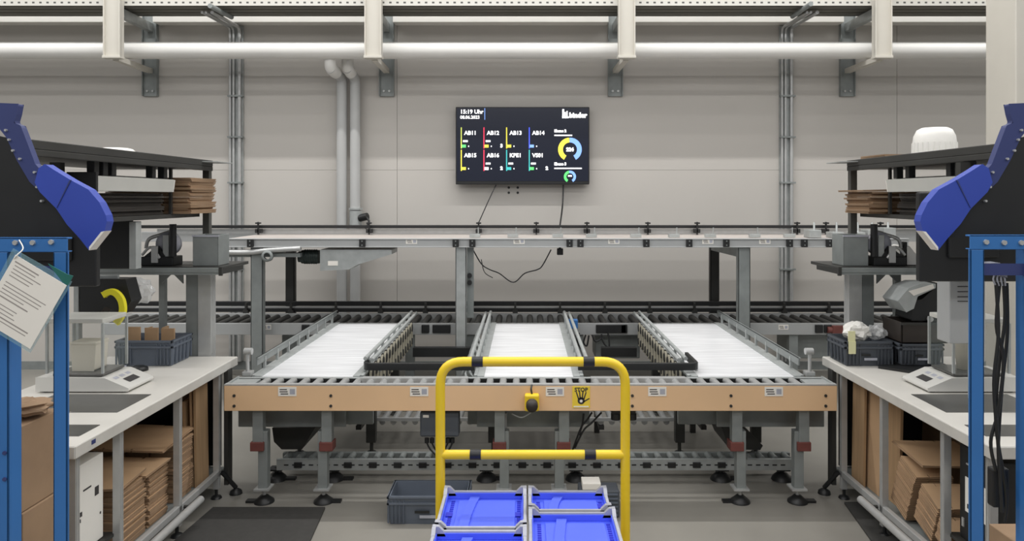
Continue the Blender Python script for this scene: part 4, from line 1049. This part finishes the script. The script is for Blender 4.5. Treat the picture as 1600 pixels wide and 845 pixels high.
for k, py in enumerate((438, 447, 455, 463, 470)): m.box(ax(1496, 3.75), ax(1512, 3.75), 3.747, 3.75, az(py+1.2, 3.75), az(py, 3.75))
m.build('printed_lines', 'ink', t)
m = MB(); c = at(1503, 424, 3.8); m.cyl(c+Vector((0, 0, -.03)), c+Vector((0, 0, .03)), .018, 10); m.build('cable_gland', 'galvd', t)
m = MB(); m.box(ax(1525, 3.8), ax(1540, 3.8), 3.82, 3.87, .8535, az(537, 3.75)); m.build('support_post', 'galv', t)

# ------------------------------------------------------------------ blue frames
YBf = 2.55
def mirror(pts): return [(1605-p, q) for p, q in pts]
def frame(right, lb):
    def px(x): return x if not right else 1620-x+ (1 if x > 60 else 0)
    t = thing('blue_portal', lb, 'frame', (ax(px(50), YBf), YBf, 0)); y1 = YBf+.03
    ztop = az(371 if not right else 367, YBf); zb = az(394 if not right else 390, YBf)
    def C(a, b, z0, z1, y1=y1):
        m = MB(); xa, xb = sorted((ax(px(a), YBf), ax(px(b), YBf)))
        m.box(xa, xb, YBf, YBf+.006, z0, z1); m.box(xa, xa+.006, YBf, y1, z0, z1); m.box(xb-.006, xb, YBf, y1, z0, z1); return m
    C(83, 105, 0, zb, YBf+.012).build('post', 'blue', t, .002)
    C(-60, 13, 0, zb, YBf+.068).build('post', 'blue', t, .002)
    m = MB(); xa, xb = sorted((ax(px(105), YBf), ax(px(-60), YBf)))
    m.box(xa, xb, YBf, YBf+.006, zb, ztop); m.box(xa, xb, YBf, y1, ztop-.006, ztop); m.box(xa, xb, YBf, y1, zb, zb+.004); m.build('top_beam', 'blue', t, .002)
    m = MB(); xa, xb = sorted((ax(px(105), YBf), ax(px(-60), YBf))); m.box(xa-.03, xb+.03, YBf-.03, y1+.03, 0, .012); m.build('base_plate', 'blue', t)
    for p, q in ((25, 379), (52, 379), (81, 378)):
        m = MB(); c = at(px(p), q, YBf); m.cyl((c.x, YBf-.008, c.z), (c.x, YBf, c.z), .009, 6); m.build('bolt', 'alu', t)
    for p, q in ((8, 707), (8, 748)):
        m = MB(); c = at(px(p), q, YBf); m.cyl((c.x, YBf-.006, c.z), (c.x, YBf, c.z), .007, 6); m.build('bolt', 'navy', t)
    m = MB(); c = ax(px(59), YBf); m.box(min(ax(px(13), YBf), ax(px(84), YBf)), max(ax(px(13), YBf), ax(px(84), YBf)), y1-.012, y1, zb-.09, zb-.05); m.build('cross_plate', 'navy', t)
    return t
frame(False, 'blue steel frame holding the hanging document on the left')
frame(True, 'blue steel frame with black cables inside on the right')

# paper void-fill machines with chutes
chute = [(60, 263), (70, 256), (82, 264), (110, 281), (138, 296), (155, 316), (165, 336), (167, 346), (163, 361), (139, 391), (124, 372), (104, 350), (88, 326), (62, 300), (54, 285)]
head = [(-260, 150), (29, 162), (26, 178), (22, 192), (32, 196), (36, 206), (55, 256), (62, 264), (56, 285), (62, 299), (46, 284), (26, 250), (10, 215), (-10, 190), (-260, 190)]
back = [(-60, 200), (10, 215), (30, 255), (62, 299), (88, 326), (104, 350), (122, 371), (-60, 371)]
tip = [(139, 391), (139, 386), (158, 362), (163, 361)]
def machine(right, lb):
    mp = mirror if right else (lambda p: p)
    s = 1 if right else -1
    Y0 = 2.72
    xs = s*2.5
    t = thing('paper_fill_machine', lb, 'machine', (xs, 3.02, 0))
    m = MB(); m.prism([at(p, q, Y0) for p, q in mp(chute)], (0, .045, 0)); ch = m.build('chute', 'chute', t, .006)
    m = MB(); m.prism([at(p, q, Y0-.002) for p, q in mp(tip)], (0, .049, 0)); m.build('chute_lip', 'paper', ch)
    m = MB(); c = mp([(103, 327)])[0]
    m.prism([at(p, q, Y0-.003) for p, q in mp([(108, 282), (111, 281), (90, 322), (88, 325)])], (0, .004, 0)); m.build('chute_seam', 'navy', ch)
    m = MB(); m.prism([at(p, q, Y0+.015) for p, q in mp(head)], (0, .03, 0)); m.build('feed_head', 'navy', t, .008)
    m = MB(); m.prism([at(p, q, Y0+.02) for p, q in mp(back)], (0, .03, 0)); m.build('drive_housing', 'black', t, .01)
    for p, q in mp([(11, 218), (6, 203), (17, 235), (51, 269), (55, 292), (62, 314), (28, 248)]):
        m = MB(); c = at(p, q, Y0); m.cyl((c.x, Y0+.006, c.z), (c.x, Y0+.025, c.z), .0045, 8); m.build('bolt', 'alu', t)
    m = MB(); m.cyl((xs, 3.0, .03), (xs, 3.0, 2.3), .03, 14); m.box(xs-.03, xs+.03, Y0+.1, 2.98, 2.2, 2.26); m.build('stand_pole', 'dark', t)
    m = MB(); m.box(xs-.14, xs+.14, 2.9, 3.1, 0, .03); m.build('stand_base', 'dark', t, .006)
    return t
machine(False, 'dark blue paper-fill machine with a curved chute on the left')
machine(True, 'dark blue paper-fill machine with a curved chute on the right')

# hanging document
t = thing('hanging_document', 'printed white sheet in a clear sleeve hanging tilted on the left frame', 'document', at(40, 548, 2.5))
Yd = 2.5
m = MB(); m.prism([at(p, q, Yd) for p, q in ((24, 398), (104, 446), (47, 545), (-33, 497))], (0, .002, 0)); sh = m.build('sheet', 'paper', t)
m = MB(); rows = 17
A, Bv, Cc = Vector((24, 398)), Vector((104, 446))-Vector((24, 398)), Vector((-33, 497))-Vector((24, 398))
rnd = random.Random(4)
for k in range(rows):
    v = .07+.86*k/rows; u0 = .08 if k % 5 else .05; u1 = u0+rnd.uniform(.35, .82)
    if k in (5, 11): continue
    h = .012 if k % 5 else .018
    P = [A+Bv*u+Cc*w for u, w in ((u0, v), (min(u1, .94), v), (min(u1, .94), v+h), (u0, v+h))]
    m.prism([at(p.x, p.y, Yd-.0005) for p in P], (0, .0005, 0))
m.build('printed_text', 'pgrey', sh)
m = MB(); m.prism([at(p, q, Yd+.003) for p, q in ((20, 388), (112, 440), (106, 452), (47, 551), (-38, 500))], (0, .003, 0)); m.build('clear_sleeve', 'sleeve', t)
m = MB(); m.prism([at(p, q, Yd+.0025) for p, q in ((75, 412), (104, 428), (114, 431), (106, 446), (98, 441))], (0, .003, 0)); m.build('green_tab', 'green', t)
m = MB(); m.tube(spline([at(30, 375, Yd+.045), at(36, 388, Yd+.02), at(27, 398, Yd-.003), at(22, 404, Yd)]), .0022, 6); m.build('clip', 'white', t)

# cartons behind the left frame
def carton(lb, x0, x1, y0, y1, z0, z1, flaps=False):
    t = thing('cardboard_box', lb, 'box', ((x0+x1)/2, (y0+y1)/2, z0))
    m = MB(); m.box(x0, x1, y0, y1, z0, z1); m.build('box_body', 'card2', t, .004)
    m = MB(); m.box((x0+x1)/2-.025, (x0+x1)/2+.025, y0-.001, y0, z1-.06, z1-.0); m.build('box_tape', 'card', t)
    if flaps:
        m = MB()
        m.prism([(x0, y0, z1), (x1, y0, z1), (x1-.02, y0-.0, z1+.10), (x0+.05, y0, z1+.14)], (0, .006, 0)); m.rot(.25, 'X', (0, y0, z1)); 
        m.build('box_flap', 'card', t)
carton('lower brown box behind the left blue frame', -2.2, -1.84, 2.72, 2.96, 0, .74)
carton('upper brown box with open flap behind the left blue frame', -2.2, -1.845, 2.72, 2.96, .742, 1.06, True)
carton('brown box low inside the right blue frame', 1.85, 2.2, 2.72, 2.96, 0, .60)

# cables in the right frame
for k, pts in enumerate(([(1556, 440), (1560, 520), (1553, 600), (1560, 700), (1566, 800)], [(1562, 440), (1557, 510), (1568, 560), (1560, 640), (1548, 690), (1556, 735)], [(1568, 440), (1570, 500), (1561, 570), (1556, 660), (1572, 770), (1570, 815)], [(1573, 442), (1574, 520), (1566, 600), (1560, 690), (1562, 740)])):
    t_ = ['leftmost black cable inside the right blue frame', 'black cable bulging left low inside the right frame', 'longest black cable hanging inside the right frame', 'rightmost black cable reaching the power brick'][k]
    cord('hanging_cable', [at(a_, b_, 2.60+.012*k) for a_, b_ in pts], .006, t_, 'cable')
m = MB(); c = at(1561, 752, 2.655); m.box(c.x-.03, c.x+.03, 2.64, 2.68, c.z-.09, c.z+.05); tag(m.build('power_brick', 'black', None, .008), 'black power brick hanging low inside the right frame', 'power supply')
t = thing('cable_connector', 'pale connector block with wires at the top of the right frame opening', 'connector', at(1560, 425, 2.6))
m = MB(); m.prism([at(p, q, 2.59) for p, q in ((1548, 411), (1562, 410), (1574, 424), (1574, 434), (1556, 424))], (0, .05, 0)); m.build('connector_body', 'rim', t, .004)
m = MB()
for k in range(4): m.tube(spline([at(1556+4*k, 426+2*k, 2.60), at(1552+6*k, 436, 2.59), at(1556+5*k, 446, 2.60)]), .003, 5)
m.build('wires', 'rim', t)

crumple('packing_paper', 'crumpled brown paper on the open box behind the left frame', 'paper', (ax(58, 2.84)-.05, 2.84, 1.10), .10, .08, .03, 'card2', 11)
m = MB(); c = ax(1308, YB); m.box(c-.06, c+.06, YB-.04, YB-.002, .64, .72); m.cyl((c-.1, YB-.02, .68), (c-.06, YB-.02, .68), .03, 12); m.build('brown_motor', 'red', r, .006)
# ------------------------------------------------------------------ floor mats
def fmat(lb, poly):
    m = MB(); P = []
    for p, q in poly:
        Y = H*F/(q-HY); P.append(Vector((ax(p, Y), Y, .001)))
    m.prism(P, (0, 0, .012)); tag(m.build('floor_mat', 'mat', None, .003), lb, 'mat')
fmat('dark rubber mat on the floor beside the left bench', [(333, 795), (508, 795), (470, 880), (235, 880)])
fmat('dark rubber mat on the floor beside the right bench', [(1319, 787), (1352, 787), (1460, 880), (1385, 880)])

# ------------------------------------------------------------------ lights, world, camera
def strip(x, y, z, sx, sy, power, rx=0, col=(1, .985, .965)):
    l = bpy.data.lights.new('ceiling_and_fill_light', 'AREA'); l.shape = 'RECTANGLE'; l.size = sx; l.size_y = sy; l.energy = power; l.color = col
    o = bpy.data.objects.new('ceiling_and_fill_light', l); COL.objects.link(o); o.location = (x, y, z); o.rotation_euler = (rx, 0, 0); return o
strip(0, 6.0, 6.2, 18, .08, 470)
strip(0, 5.45, 6.2, 18, .08, 70)
strip(0, 4.6, 6.2, 18, .08, 60)
strip(0, 2.6, 6.2, 18, .25, 250)
strip(0, -.5, 6.2, 18, .4, 230)
strip(0, -3.2, 5.6, 16, .8, 215, math.radians(55))  # added front fill behind the camera, brightens camera-facing sides
w = bpy.data.worlds.new('hall'); SC.world = w; w.use_nodes = True
w.node_tree.nodes['Background'].inputs['Color'].default_value = (.97, .98, 1, 1)
w.node_tree.nodes['Background'].inputs['Strength'].default_value = .26

cam = bpy.data.cameras.new('camera'); co = bpy.data.objects.new('camera', cam); COL.objects.link(co)
co.location = (0, 0, H); co.rotation_euler = (math.radians(90), 0, 0)
cam.sensor_width = 36; cam.lens = F/1600*36
cam.shift_x = -(CX-800)/1600; cam.shift_y = -(422.5-HY)/1600
cam.clip_start = .05
SC.camera = co
SC.view_settings.view_transform = 'Standard'; SC.view_settings.look = 'None'
SC.view_settings.gamma = 1; SC.view_settings.use_curve_mapping = False
SC.view_settings.exposure = 0.0
